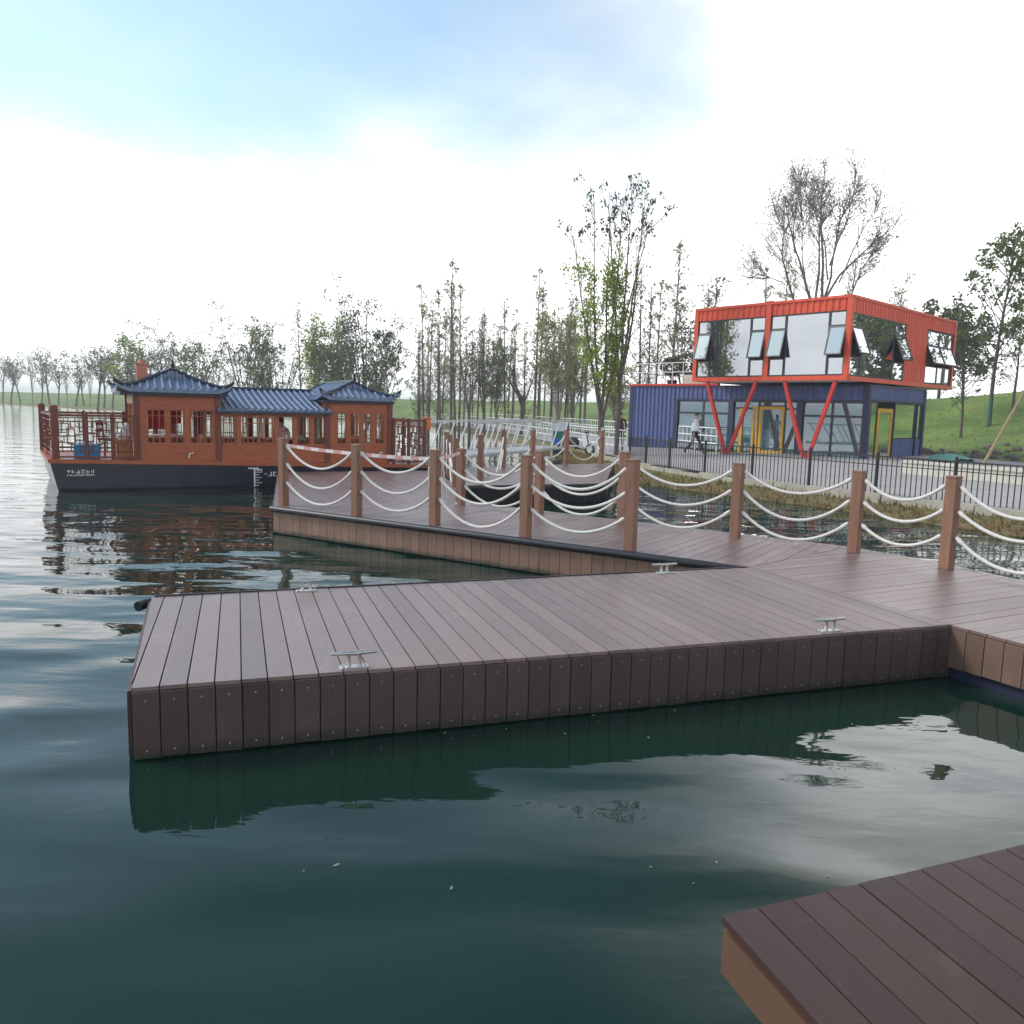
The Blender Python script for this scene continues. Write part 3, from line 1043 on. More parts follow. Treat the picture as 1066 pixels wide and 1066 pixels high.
# brighter cloud patch added high on the right for its reflection in the water
dt = N(nt, 'ShaderNodeVectorMath', operation='DISTANCE')
dt.inputs[1].default_value = (0.40, 0.79, 0.46)
nt.links.new(tc.outputs['Generated'], dt.inputs[0])
gb = N(nt, 'ShaderNodeMapRange', i_1=0.05, i_2=0.36, i_3=3.0, i_4=1.0)
gb.interpolation_type = 'SMOOTHSTEP'
nt.links.new(dt.outputs['Value'], gb.inputs[0])
a5 = N(nt, 'ShaderNodeMath', operation='MULTIPLY_ADD', i_1=0.13, i_2=-0.13)
nt.links.new(gb.outputs[0], a5.inputs[0])
nt.links.new(a5.outputs[0], a4.inputs[1])
cm = N(nt, 'ShaderNodeMath', operation='MULTIPLY')
nw2 = N(nt, 'ShaderNodeTexNoise', i_Scale=2.3, i_Detail=8.0, i_Roughness=0.6, i_Distortion=0.4)
nt.links.new(cx.outputs[0], nw2.inputs['Vector'])
tx = N(nt, 'ShaderNodeMapRange', i_1=0.3, i_2=0.7, i_3=0.72, i_4=1.12)
nt.links.new(nw2.outputs['Fac'], tx.inputs[0])
ctx = N(nt, 'ShaderNodeMath', operation='MULTIPLY')
nt.links.new(cr2.outputs[0], ctx.inputs[0])
nt.links.new(tx.outputs[0], ctx.inputs[1])
nt.links.new(ctx.outputs[0], cm.inputs[0])
nt.links.new(gb.outputs[0], cm.inputs[1])
nt.links.new(cm.outputs[0], cc.inputs['Scale'])
skm = N(nt, 'ShaderNodeVectorMath', operation='SCALE')
skm.inputs['Scale'].default_value = 1.35
skc = N(nt, 'ShaderNodeVectorMath', operation='MULTIPLY')
skc.inputs[1].default_value = (0.90, 1.05, 0.98)
nt.links.new(sky.outputs[0], skc.inputs[0])
nt.links.new(skc.outputs[0], skm.inputs[0])
mx = N(nt, 'ShaderNodeMix', data_type='RGBA')
nt.links.new(cov.outputs[0], mx.inputs[0])
nt.links.new(skm.outputs[0], mx.inputs[6])
nt.links.new(cc.outputs[0], mx.inputs[7])
nt.links.new(mx.outputs[2], bg.inputs['Color'])

sd = bpy.data.lights.new('sun', 'SUN')
sd.energy = 1.5
sd.angle = math.radians(14)
sd.color = (1.0, 0.955, 0.88)
so = bpy.data.objects.new('sun', sd)
COL.objects.link(so)
sv = Vector((math.sin(SUN_AZ) * math.cos(SUN_EL), math.cos(SUN_AZ) * math.cos(SUN_EL), math.sin(SUN_EL)))
so.rotation_euler = (-sv).to_track_quat('-Z', 'Y').to_euler()
so.location = sv * 50

scene.view_settings.view_transform = 'Standard'
scene.view_settings.look = 'None'
scene.view_settings.exposure = 0.78
scene.view_settings.gamma = 1.0
scene.render.engine = 'CYCLES'
scene.cycles.use_denoising = True
scene.cycles.max_bounces = 6
scene.cycles.transparent_max_bounces = 8

# ------------------------------------------------------------------ the wooden tour boat (local: x along the boat, y across, near side y = 0)
BA = math.radians(28)
BT = root('tour_boat', 'red timber tour boat with blue tiled pavilion roofs and a navy hull', 'boat', (-10.15, 18.1, 0), BA)
BW = 3.8


def hz(u_):
    """top of the hull: sheer drops towards the stern"""
    return 0.64 - 0.024 * u_


# hull
mb = MB()
us = [-0.12, 0.3, 2.0, 4.5, 7.5, 8.9]
ring = []
for i, u_ in enumerate(us):
    fl = 0.0 if i else 0.22
    ring.append([(u_ + fl, 0.10, -0.35), (u_ + fl * 0.6, 0.03, 0.05), (u_, 0.0, hz(u_)), (u_ - (0.28 if i == 0 else 0), BW, hz(u_)), (u_ + fl * 0.6 - (0.28 if i == 0 else 0), BW - 0.03, 0.05), (u_ + fl, BW - 0.10, -0.35)])
vs = [p for r_ in ring for p in r_]
fs = []
for i in range(len(us) - 1):
    for k in range(6):
        fs.append((i * 6 + k, i * 6 + (k + 1) % 6, (i + 1) * 6 + (k + 1) % 6, (i + 1) * 6 + k))
fs += [tuple(range(6))[::-1], tuple(range(len(vs) - 6, len(vs)))]
mb.add(vs, fs)
hull = mb.build('hull', M_hull, BT)
# deck and the red sill band that runs round it
mb = MB()
pl = [(-0.16, -0.03), (9.0, -0.03), (9.0, BW + 0.03), (-0.44, BW + 0.03)]
mb.add([(p[0], p[1], hz(max(p[0], 0)) + 0.002) for p in pl] + [(p[0], p[1], hz(max(p[0], 0)) + 0.09) for p in pl], [(3, 2, 1, 0), (4, 5, 6, 7), (0, 1, 5, 4), (1, 2, 6, 5), (2, 3, 7, 6), (3, 0, 4, 7)])
mb.build('deck', M_wred, BT)
# hull lettering: two short rows of small white strokes near the bow, the draught scale amidships
mb = MB()
rl = random.Random(21)
for row, (zc, hh, n_, wd) in enumerate(((0.445, 0.075, 6, 0.095), (0.365, 0.035, 14, 0.04))):
    for k in range(n_):
        x0 = 0.20 + k * wd
        for _ in range(4 if row == 0 else 2):
            if rl.random() < 0.5:
                zz_ = zc + rl.uniform(-hh / 2, hh / 2)
                mb.box(x0, x0 + wd * 0.78, -0.012, -0.004, zz_ - 0.006, zz_ + 0.006)
            else:
                xx_ = x0 + rl.uniform(0.05, 0.7) * wd
                mb.box(xx_ - 0.005, xx_ + 0.006, -0.0125, -0.0045, zc - hh / 2, zc + hh / 2)
mb.build('hull_lettering', M_white, hull)
mb = MB()
mb.box(4.25, 4.285, -0.012, -0.002, 0.02, 0.47)
for k in range(7):
    zc = 0.05 + k * 0.065
    mb.box(4.285, 4.285 + (0.16 if k % 2 else 0.09), -0.012, -0.002, zc - 0.008, zc + 0.008)
for (x0, x1, z0, z1) in ((4.12, 4.34, 0.46, 0.49), (4.34, 4.37, 0.40, 0.49), (4.42, 4.45, 0.40, 0.44), (4.30, 4.45, 0.43, 0.45)):
    mb.box(x0, x1, -0.013, -0.003, z0, z1)
# J C
mb.box(4.66, 4.685, -0.012, -0.002, 0.27, 0.38)
mb.box(4.60, 4.66, -0.012, -0.002, 0.27, 0.29)
for (x0, x1, z0, z1) in ((4.72, 4.745, 0.27, 0.38), (4.745, 4.80, 0.36, 0.38), (4.745, 4.80, 0.27, 0.29), (4.50, 4.57, 0.32, 0.335)):
    mb.box(x0, x1, -0.012, -0.002, z0, z1)
mb.build('draught_scale', M_white, hull)


def fret_panel(mb, p, q, z0, z1, seed):
    """open timber fretwork between two posts: rails plus a broken lattice"""
    p, q = Vector(p), Vector(q)
    d = q - p
    L = d.length
    d.normalize()
    H_ = z1 - z0

    def B(s0, h0, s1, h1, w_=0.026):
        mb.bar(p + d * s0 * L + Vector((0, 0, z0 + h0 * H_)), p + d * s1 * L + Vector((0, 0, z0 + h1 * H_)), w_, w_ * 0.9, up=(0, 0, 1) if abs(s1 - s0) > 1e-6 else d)
    B(0, 1, 1, 1, 0.06)
    B(0, 0.86, 1, 0.86, 0.03)
    B(0, 0.03, 1, 0.03, 0.045)
    B(0, 0.16, 1, 0.16, 0.026)
    a = 0.22
    for s in (a, 1 - a):
        B(s, 0.16, s, 0.42)
        B(s, 0.60, s, 0.86)
    B(0, 0.42, a + 0.12, 0.42)
    B(1 - a - 0.12, 0.60, 1, 0.60)
    B(0, 0.62, a, 0.62)
    B(1 - a, 0.40, 1, 0.40)
    B(a, 0.52, 1 - a, 0.52)
    B(0.5, 0.16, 0.5, 0.34)
    B(0.5, 0.70, 0.5, 0.86)
    B(0.38, 0.34, 0.62, 0.34)
    B(0.38, 0.70, 0.62, 0.70)
    B(0.38, 0.34, 0.38, 0.70)
    B(0.62, 0.34, 0.62, 0.70)


def rail_run(pts, label, big=()):
    """bow and stern railing: posts with pyramid tops, fretwork panels between"""
    R = MB()
    rail = None
    for i, (p, q) in enumerate(zip(pts[:-1], pts[1:])):
        z0 = hz(max(0, p[0])) + 0.12
        fret_panel(R, (*p, 0), (*q, 0), z0, 1.70, i)
    rail = R.build('railing', M_wred2, BT, label)
    for i, p in enumerate(pts):
        mb = MB()
        hw = 0.075 if i in big else 0.042
        top = 1.92 if i in big else 1.76
        z0 = hz(max(0, p[0])) + 0.09
        mb.cham(p[0] - hw, p[0] + hw, p[1] - hw, p[1] + hw, z0, top, 0.02)
        mb.cham(p[0] - hw - 0.012, p[0] + hw + 0.012, p[1] - hw - 0.012, p[1] + hw + 0.012, top - 0.12, top - 0.09, 0.008)
        mb.build('rail_post', M_wred2, rail)


rail_run([(1.62, 0.06), (1.15, 0.06), (0.62, 0.06), (0.0, 0.06), (-0.20, BW * 0.52), (-0.36, BW - 0.06), (0.6, BW - 0.06), (1.55, BW - 0.06)], 'bow railing of dark red fretwork', big=(3, 5))
rail_run([(7.9, 0.06), (8.32, 0.06), (8.78, 0.06), (8.85, BW / 2), (8.85, BW - 0.06), (7.9, BW - 0.06)], 'stern railing of dark red fretwork', big=())


def window(parent, u0, u1, z0, z1, y, panes, name='window', fill=None, rows=True):
    """lattice sash; panes vertical lights, a frieze of short bars above and below"""
    mb = MB()
    fr = 0.032
    mb.box(u0, u0 + fr, y - 0.03, y + 0.03, z0, z1)
    mb.box(u1 - fr, u1, y - 0.03, y + 0.03, z0, z1)
    mb.box(u0 + fr, u1 - fr, y - 0.03, y + 0.03, z0, z0 + fr)
    mb.box(u0 + fr, u1 - fr, y - 0.03, y + 0.03, z1 - fr, z1)
    zf, zb = z1 - fr - 0.13, z0 + fr + 0.12
    if rows:
        mb.box(u0 + fr, u1 - fr, y - 0.016, y + 0.016, zf - 0.01, zf + 0.012)
        mb.box(u0 + fr, u1 - fr, y - 0.016, y + 0.016, zb - 0.012, zb + 0.01)
    for k in range(1, panes):
        x = u0 + (u1 - u0) * k / panes
        mb.box(x - 0.008, x + 0.008, y - 0.014, y + 0.014, z0 + fr, z1 - fr)
    if rows:
        n_ = max(2, int((u1 - u0) / 0.12))
        for k in range(1, n_):
            x = u0 + fr + (u1 - u0 - 2 * fr) * k / n_
            mb.box(x - 0.006, x + 0.006, y - 0.010, y + 0.010, zf + 0.012, z1 - fr)
            mb.box(x - 0.006, x + 0.006, y - 0.010, y + 0.010, z0 + fr, zb - 0.012)
    wnd = mb.build(name, M_wred, parent)
    if fill:
        MB().box(u0 + fr, u1 - fr, y + 0.002, y + 0.007, z0 + fr, z1 - fr).build('pane', fill, wnd)
    return wnd


def xieshan_roof(u0, u1, v0, v1, ze, zr, name='roof'):
    """hip-and-gable roof, ridge across the boat, upturned corners, tile rolls"""
    um, vm = (u0 + u1) / 2, (v0 + v1) / 2
    # height profile across u (distance from ridge), concave
    hu, hv = (u1 - u0) / 2, (v1 - v0) / 2
    gv = hv - 0.62            # gable plane distance from the middle

    def z_main(s):           # s 0 at ridge, 1 at eave
        return ze + (zr - ze) * (max(0.0, 1 - s) ** 1.35)

    def z_end(t):             # t 0 at the eave, 1 at the gable foot
        return ze + (zr - ze) * 0.62 * (max(0.0, t) ** 1.25)

    def up_(u_, v_):
        a, b_ = abs(u_ - um) / hu, abs(v_ - vm) / hv
        return 0.13 * (max(0, a - 0.72) / 0.28) ** 2 * (max(0, b_ - 0.6) / 0.4) ** 2

    def zf(u_, v_):
        a, bb = abs(u_ - um) / hu, abs(v_ - vm)
        zm = z_main(min(1, a))
        if bb > gv:
            t = (hv - bb) / (hv - gv)
            zm = min(zm, z_end(t))
        return zm + up_(u_, v_)

    mb = MB()
    nu, nv = 22, 36
    U = [u0 + (u1 - u0) * i / nu for i in range(nu + 1)]
    V = [v0 + (v1 - v0) * j / nv for j in range(nv + 1)]
    # insert gable lines
    V = sorted(V + [vm - gv - 1e-4, vm - gv + 1e-4, vm + gv - 1e-4, vm + gv + 1e-4])
    th = 0.07
    vs = [(x, y, zf(x, y)) for y in V for x in U] + [(x, y, zf(x, y) - th) for y in V for x in U]
    W = len(U)
    n1 = len(U) * len(V)
    fs = []
    for j in range(len(V) - 1):
        for i in range(W - 1):
            a = j * W + i
            fs.append((a, a + 1, a + W + 1, a + W))
            fs.append((n1 + a, n1 + a + W, n1 + a + W + 1, n1 + a + 1))
    for i in range(W - 1):
        fs.append((i, n1 + i, n1 + i + 1, i + 1))
        a = (len(V) - 1) * W + i
        fs.append((a, a + 1, n1 + a + 1, n1 + a))
    for j in range(len(V) - 1):
        a = j * W
        fs.append((a, a + W, n1 + a + W, n1 + a))
        a = j * W + W - 1
        fs.append((a, n1 + a, n1 + a + W, a + W))
    mb.add(vs, fs)
    rf = mb.build(name, M_tile, BT)
    # tile rolls
    tr = MB()
    nrol = int((u1 - u0) / 0.16)
    for k in range(nrol + 1):
        x = u0 + (u1 - u0) * k / nrol
        for v_e, v_g in ((v0, vm - gv), (v1, vm + gv)):
            pts = []
            for i in range(9):
                y = v_e + (v_g - v_e) * i / 8
                a = abs(x - um) / hu
                z_m, z_e = z_main(a), z_end(i / 8)
                if z_e > z_m + 0.02:
                    break
                pts.append((x, y, zf(x, y) + 0.012))
            if len(pts) > 1:
                tr.tube(pts, 0.034, 6)
    nrv = int((v1 - v0) / 0.16)
    for k in range(nrv + 1):
        y = v0 + (v1 - v0) * k / nrv
        for s in (-1, 1):
            pts = []
            for i in range(10):
                a = 1 - i / 9 * 0.97
                x = um + s * a * hu
                bb = abs(y - vm)
                if bb > gv and z_end((hv - bb) / (hv - gv)) < z_main(a) - 0.02:
                    break
                pts.append((x, y, zf(x, y) + 0.012))
            if len(pts) > 1:
                tr.tube(pts, 0.034, 6)
    tr.build('tile_rolls', M_tile, rf)
    # ridge, hips, verges, finials
    rd = MB()
    rd.tube([(um, vm - gv - 0.08, zr + 0.045), (um, vm - gv + 0.15, zr + 0.03), (um, vm + gv - 0.15, zr + 0.03), (um, vm + gv + 0.08, zr + 0.045)], 0.05, 8)
    for sv_ in (-1, 1):
        g = vm + sv_ * gv
        # curled finial standing at the ridge end
        rd.tube([(um, g + sv_ * 0.02, zr + 0.02), (um, g + sv_ * 0.06, zr + 0.10), (um, g + sv_ * 0.08, zr + 0.18), (um, g + sv_ * 0.13, zr + 0.25)], [0.055, 0.04, 0.025, 0.008], 8)
        for su in (-1, 1):
            # verge down the gable
            pts = []
            for i in range(8):
                a = i / 7 * 0.78
                pts.append((um + su * a * hu, g, z_main(a) + 0.04))
            rd.tube(pts, 0.038, 6)
            # hip to the upturned corner
            pts = []
            a0 = None
            for i in range(14):
                t = i / 13
                y = g + sv_ * (hv - gv) * t
                zt = z_end(1 - t)
                f_ = max(0.0, min(1.0, (zt - ze) / (zr - ze)))
                a = 1 - f_ ** (1 / 1.35)
                x = um + su * a * hu
                pts.append((x, y, zf(x, y) + 0.04))
            e = pts[-1]
            pts += [(e[0] + su * 0.04, e[1] + sv_ * 0.04, e[2] + 0.03), (e[0] + su * 0.06, e[1] + sv_ * 0.06, e[2] + 0.075)]
            rd.tube(pts, [0.042] * (len(pts) - 2) + [0.035, 0.01], 7)
    rd.build('ridge', M_tiled, rf)
    # gable infill triangle seen below the verge is part of the roof surface; eave fascia
    ea = MB()
    for (p, q) in (((u0 + 0.1, v0 + 0.1), (u1 - 0.1, v0 + 0.1)), ((u1 - 0.1, v0 + 0.1), (u1 - 0.1, v1 - 0.1)), ((u1 - 0.1, v1 - 0.1), (u0 + 0.1, v1 - 0.1)), ((u0 + 0.1, v1 - 0.1), (u0 + 0.1, v0 + 0.1))):
        ea.bar((*p, ze - 0.10), (*q, ze - 0.10), 0.05, 0.07)
    ea.build('eave_board', M_tiled, rf)
    return rf


def cabin(u0, u1, wins, zt, label):
    """near and far wall with sill panel, frieze and corner posts; wins are (u0, u1, panes)"""
    y0, y1 = 0.14, BW - 0.14
    zb = hz(u0) + 0.092
    z0, z1 = 1.06, 1.88
    for y in (y0, y1):
        W_ = MB()
        W_.box(u0, u1, y - 0.035, y + 0.035, zb - 0.05, z0)
        W_.box(u0, u1, y - 0.035, y + 0.035, z1, zt)
        xs = [u0]
        for (a, b_, n_) in wins:
            xs += [a, b_]
        xs.append(u1)
        for a, b_ in zip(xs[::2], xs[1::2]):
            if b_ - a > 0.02:
                W_.box(a, b_, y - 0.035, y + 0.035, z0, z1)
        W_.box(u0 - 0.03, u1 + 0.03, y - 0.05, y + 0.05, z0 - 0.045, z0 - 0.002)
        W_.box(u0 - 0.03, u1 + 0.03, y - 0.05, y + 0.05, z1 + 0.003, z1 + 0.05)
        wall = W_.build('wall', M_wred, BT, label)
    ps = MB()
    for k, x in enumerate((u0, u1)):
        for y in (y0, y1):
            mb = MB()
            mb.cham(x - 0.07, x + 0.07, y - 0.07, y + 0.07, zb, zt, 0.012)
            mb.build('corner_post', M_wred2, BT)
    # end screens with an open doorway
    for x in (u0, u1):
        mb = MB()
        mb.box(x - 0.03, x + 0.03, y0 + 0.07, y0 + 1.15, zb, z0 + 0.1)
        mb.box(x - 0.03, x + 0.03, y1 - 1.15, y1 - 0.07, zb, z0 + 0.1)
        mb.box(x - 0.03, x + 0.03, y0 + 0.07, y1 - 0.07, z1 + 0.1, zt)
        for yy in (y0 + 0.62, y0 + 1.15, y1 - 0.62, y1 - 1.15):
            mb.box(x - 0.03, x + 0.03, yy - 0.035, yy + 0.035, zb, z1 + 0.1)
        mb.build('end_screen', M_worange, BT)
    for (a, b_, n_) in wins:
        for y in (y0, y1):
            window(BT, a + 0.005, b_ - 0.005, z0, z1, y, n_, fill=None)
    return wall


cabin(1.66, 3.46, [(1.86, 2.30, 3), (2.36, 2.70, 2), (2.81, 3.34, 3)], 2.30, 'front cabin timber wall')
cabin(6.12, 7.80, [(6.36, 6.64, 2), (6.70, 7.00, 2), (7.05, 7.31, 2), (7.37, 7.68, 2)], 2.22, 'rear cabin timber wall')
# middle saloon: lower, open lattice windows under a simple tiled roof
y0, y1 = 0.14, BW - 0.14
for y in (y0, y1):
    W_ = MB()
    W_.box(3.53, 6.05, y - 0.035, y + 0.035, hz(4) + 0.05, 1.02)
    W_.box(3.53, 6.05, y - 0.05, y + 0.05, 1.02, 1.06)
    W_.box(3.53, 6.05, y - 0.035, y + 0.035, 1.74, 1.88)
    W_.build('wall', M_wred, BT, 'middle saloon timber wall')
for y in (y0, y1):
    for x in (3.93, 4.84, 5.30, 5.72):
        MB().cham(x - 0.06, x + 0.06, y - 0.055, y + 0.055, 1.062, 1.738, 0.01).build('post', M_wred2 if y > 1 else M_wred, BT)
    for a, b_, n_ in ((3.56, 3.86, 3), (4.02, 4.40, 3), (4.42, 4.76, 3)):
        window(BT, a, b_, 1.065, 1.735, y, n_)
# tiled saloon roof (ridge along the boat)
mb, tr = MB(), MB()
ue0, ue1, ve0, ve1, zer, zrr = 3.42, 6.2, -0.10, BW + 0.10, 1.90, 2.40


def zs_(v_):
    s = abs(v_ - BW / 2) / (BW / 2 + 0.10)
    return zer + (zrr - zer) * max(0.0, 1 - s) ** 1.15


V = [ve0 + (ve1 - ve0) * j / 24 for j in range(25)]
vs = [(x, y, zs_(y)) for y in V for x in (ue0, ue1)] + [(x, y, zs_(y) - 0.06) for y in V for x in (ue0, ue1)]
n1 = 50
fs = []
for j in range(24):
    a = 2 * j
    fs += [(a, a + 1, a + 3, a + 2), (n1 + a, n1 + a + 2, n1 + a + 3, n1 + a + 1), (a, a + 2, n1 + a + 2, n1 + a), (a + 1, n1 + a + 1, n1 + a + 3, a + 3)]
fs += [(0, n1, n1 + 1, 1), (48, 49, n1 + 49, n1 + 48)]
mb.add(vs, fs)
sr_ = mb.build('saloon_roof', M_tile, BT)
for k in range(18):
    x = ue0 + 0.05 + (ue1 - ue0 - 0.1) * k / 17
    for s in (0, 1):
        pts = []
        for i in range(9):
            y = ve0 + (BW / 2 - ve0) * i / 8 * 0.98
            y = y if s == 0 else BW - y
            pts.append((x, y, zs_(y) + 0.012 + (0.008 if i % 2 else 0)))
        tr.tube(pts, 0.036, 6)
# cross courses give the roof its fish-scale look
for i in range(1, 9):
    y = ve0 + (BW / 2 - ve0) * i / 9
    for yy in (y, BW - y):
        tr.bar((ue0, yy, zs_(yy) + 0.012), (ue1, yy, zs_(yy) + 0.012), 0.03, 0.02)
tr.build('tile_rolls', M_tile, sr_)
rd = MB()
rd.tube([(ue0 + 0.02, BW / 2, zrr + 0.03), (ue1 - 0.02, BW / 2, zrr + 0.03)], 0.05, 8)
rd.bar((ue0, ve0 + 0.02, zer - 0.05), (ue1, ve0 + 0.02, zer - 0.05), 0.04, 0.07)
rd.bar((ue0, ve1 - 0.02, zer - 0.05), (ue1, ve1 - 0.02, zer - 0.05), 0.04, 0.07)
rd.build('ridge', M_tiled, sr_)
xieshan_roof(1.26, 3.74, -0.12, BW + 0.12, 2.33, 2.80)
xieshan_roof(5.92, 7.96, -0.10, BW + 0.10, 2.26, 2.66)
# flue on the front roof
mb = MB()
mb.cham(1.84, 2.10, 2.62, 2.88, 2.45, 2.98, 0.01)
mb.cham(1.81, 2.13, 2.59, 2.91, 2.98, 3.03, 0.01)
mb.cham(1.92, 2.02, 2.70, 2.80, 3.03, 3.12, 0.01)
mb.build('flue', M_brick, BT)
# scupper pipe on the side
mb = MB()
for x, z in ((2.86, 0.80), (7.55, 0.80)):
    mb = MB()
    mb.tube([(x, 0.10, z + 0.05), (x, -0.02, z + 0.05), (x - 0.08, -0.04, z + 0.04), (x - 0.10, -0.04, z - 0.06)], 0.022, 8)
    mb.build('scupper_pipe', M_cream, BT)


def on_boat(u_, v_, z=None):
    c, s = math.cos(BA), math.sin(BA)
    return (-10.15 + u_ * c - v_ * s, 18.1 + u_ * s + v_ * c, (hz(u_) + 0.09) if z is None else z)


# loose things aboard
T = root('plastic_crate', 'bright blue plastic crate with lid on the bow deck behind the railing', 'crate', on_boat(0.62, 0.40), BA)
mb = MB()
mb.cham(-0.27, 0.27, -0.2, 0.2, 0, 0.30, 0.03)
for x in (-0.18, 0, 0.18):
    mb.box(x - 0.02, x + 0.02, -0.215, -0.198, 0.03, 0.28)
mb.build('box', M_bluebox, T)
mb = MB()
mb.cham(-0.30, 0.30, -0.23, 0.23, 0.302, 0.35, 0.02)
mb.cham(-0.10, 0.10, -0.05, 0.05, 0.35, 0.39, 0.015)
mb.build('lid', pm('pale_blue_lid', (0.30, 0.55, 0.75), None, 5, 0.4), T)


def stool(loc, rz, lab, seat_m):
    T = root('wooden_chair', lab, 'chair', loc, rz)
    mb = MB()
    mb.cham(-0.20, 0.20, -0.20, 0.20, 0.42, 0.47, 0.015)
    mb.build('seat', seat_m, T)
    for x in (-0.16, 0.16):
        for y in (-0.16, 0.16):
            MB().bar((x * 1.1, y * 1.1, 0), (x, y, 0.42), 0.035).build('leg', M_wred2, T)
    mb = MB()
    mb.bar((-0.17, 0.18, 0.47), (-0.17, 0.22, 0.88), 0.03)
    mb.bar((0.17, 0.18, 0.47), (0.17, 0.22, 0.88), 0.03)
    mb.bar((-0.17, 0.21, 0.82), (0.17, 0.21, 0.82), 0.02, 0.12)
    mb.bar((-0.17, 0.20, 0.64), (0.17, 0.20, 0.64), 0.02, 0.06)
    mb.build('backrest', M_wred2, T)


stool(on_boat(1.10, 0.72), BA + 1.2, 'dark red wooden chair on the bow deck between the crate and the front cabin', M_wred2)
mb = MB()
mb.ball((0, 0, 0.16), 0.17, 0.13, 0.16)
mb.ball((0.05, 0.02, 0.34), 0.09, 0.07, 0.10)
T = mb.build('cloth_bundle', M_white)
T.location = on_boat(1.40, 0.40, 1.10)
tag(T, 'white cloth bundle on a stand beside the front cabin door', 'bundle')
mb = MB()
mb.cham(-0.17, 0.17, -0.15, 0.15, 0, 0.42, 0.01)
mb.box(-0.19, 0.19, -0.17, 0.17, 0.42, 0.45)
T = mb.build('wooden_stand', M_worange)
T.location = on_boat(1.40, 0.40)
T.rotation_euler = (0, 0, BA)
tag(T, 'orange wooden stand on the bow deck, carrying a white bundle', 'stand')
mb = MB()
mb.cham(-0.09, 0.09, -0.06, 0.06, 0, 0.30, 0.02)
mb.cham(-0.10, 0.10, -0.07, 0.07, 0.30, 0.34, 0.015)
T = mb.build('life_jacket_box', M_orange)
T.location = on_boat(8.86, 0.10, 1.46)
T.rotation_euler = (0, 0, BA)
tag(T, 'bright orange box fixed at the stern railing corner', 'box')
# red drapes inside the front cabin
for u_, v_, ln, lab in ((2.20, 1.5, 0.62, 'long red drape hanging in the front cabin of the boat'), (2.62, 1.9, 0.48, 'short red drape hanging in the front cabin, nearer the stern')):
    mb = MB()
    pts = [(k * 0.028 - 0.2, 0.02 * math.sin(k * 1.3)) for k in range(15)]
    for (a, b_) in zip(pts[:-1], pts[1:]):
        mb.add([(a[0], a[1], 0), (b_[0], b_[1], 0), (b_[0], b_[1], -ln), (a[0], a[1], -ln), (a[0], a[1] + .006, 0), (b_[0], b_[1] + .006, 0), (b_[0], b_[1] + .006, -ln), (a[0], a[1] + .006, -ln)], [(0, 1, 2, 3), (7, 6, 5, 4), (3, 2, 6, 7), (0, 4, 5, 1)])
    T = mb.build('red_drape', M_redcloth)
    T.location = on_boat(u_, v_, 1.98)
    T.rotation_euler = (0, 0, BA + 0.2)
    tag(T, lab, 'drape')
# tables down the saloon
for k, (u_, lab) in enumerate(((2.4, 'white clothed table inside the front cabin'), (4.4, 'white clothed table in the saloon behind the lattice windows'), (5.5, 'white clothed table in the open part of the saloon'))):
    T = root('saloon_table', lab, 'table', on_boat(u_, 2.2), BA)
    MB().cham(-0.5, 0.5, -0.35, 0.35, 0.50, 0.53, 0.01).build('tabletop', M_white, T)
    for x in (-0.4, 0.4):
        for y in (-0.28, 0.28):
            MB().cham(x - 0.03, x + 0.03, y - 0.03, y + 0.03, 0, 0.50, 0.004).build('leg', M_wred2, T)

# ------------------------------------------------------------------ container building
BC = (12.03, 30.12)
BF = Vector((math.cos(math.radians(129.5)), math.sin(math.radians(129.5))))
BS = Vector((math.cos(math.radians(44)), math.sin(math.radians(44))))
GB = 0.42


def bmap(p):
    """a along the lake front (from the right corner), b along the right flank, z up"""
    return Vector((BF.x * p.x + BS.x * p.y, BF.y * p.x + BS.y * p.y, p.z))


CB = root('container_building', 'two storey container building, orange red upper box on V struts over a blue ground floor', 'building', (BC[0], BC[1], 0))


def KB():
    return MB(bmap)


def corrug(mb, horiz, a0, a1, z0, z1, at, out, pitch_m=0.28, depth=0.04):
    """trapezoidal sheet along a (horiz='a', constant b=at) or along b (constant a=at); out = sign of outward direction"""
    n = max(1, round((a1 - a0) / pitch_m))
    w_ = (a1 - a0) / n
    prof = []
    for k in range(n):
        s = a0 + k * w_
        prof += [(s, 0), (s + w_ * 0.28, 0), (s + w_ * 0.42, depth), (s + w_ * 0.80, depth), (s + w_ * 0.94, 0)]
    prof.append((a1, 0))
    vs = []
    for z in (z0, z1):
        for s, d in prof:
            t = at + out * d
            vs.append((s, t, z) if horiz == 'a' else (t, s, z))
    m_ = len(prof)
    fs = [(i, i + 1, m_ + i + 1, m_ + i) for i in range(m_ - 1)]
    mb.add(vs, fs)


RZ0, RZ1 = 3.42, 6.46
AL, BLn = 6.92, 10.8
# upper red box: corrugated skins
mb = KB()
corrug(mb, 'a', 0.12, AL - 0.12, 5.93, RZ1 - 0.10, 0.02, -1, 0.26)
corrug(mb, 'b', 0.12, BLn - 0.12, 5.86, RZ1 - 0.10, 0.02, -1, 0.26)
corrug(mb, 'b', 5.25, 7.50, RZ0 + 0.16, 5.86, 0.02, -1, 0.26)
corrug(mb, 'b', 0.12, BLn - 0.12, RZ0 + 0.16, RZ1 - 0.10, AL - 0.02, 1, 0.26)
corrug(mb, 'a', 0.12, AL - 0.12, RZ0 + 0.16, RZ1 - 0.10, BLn - 0.02, 1, 0.26)
up_w = mb.build('upper_wall', M_red, CB)
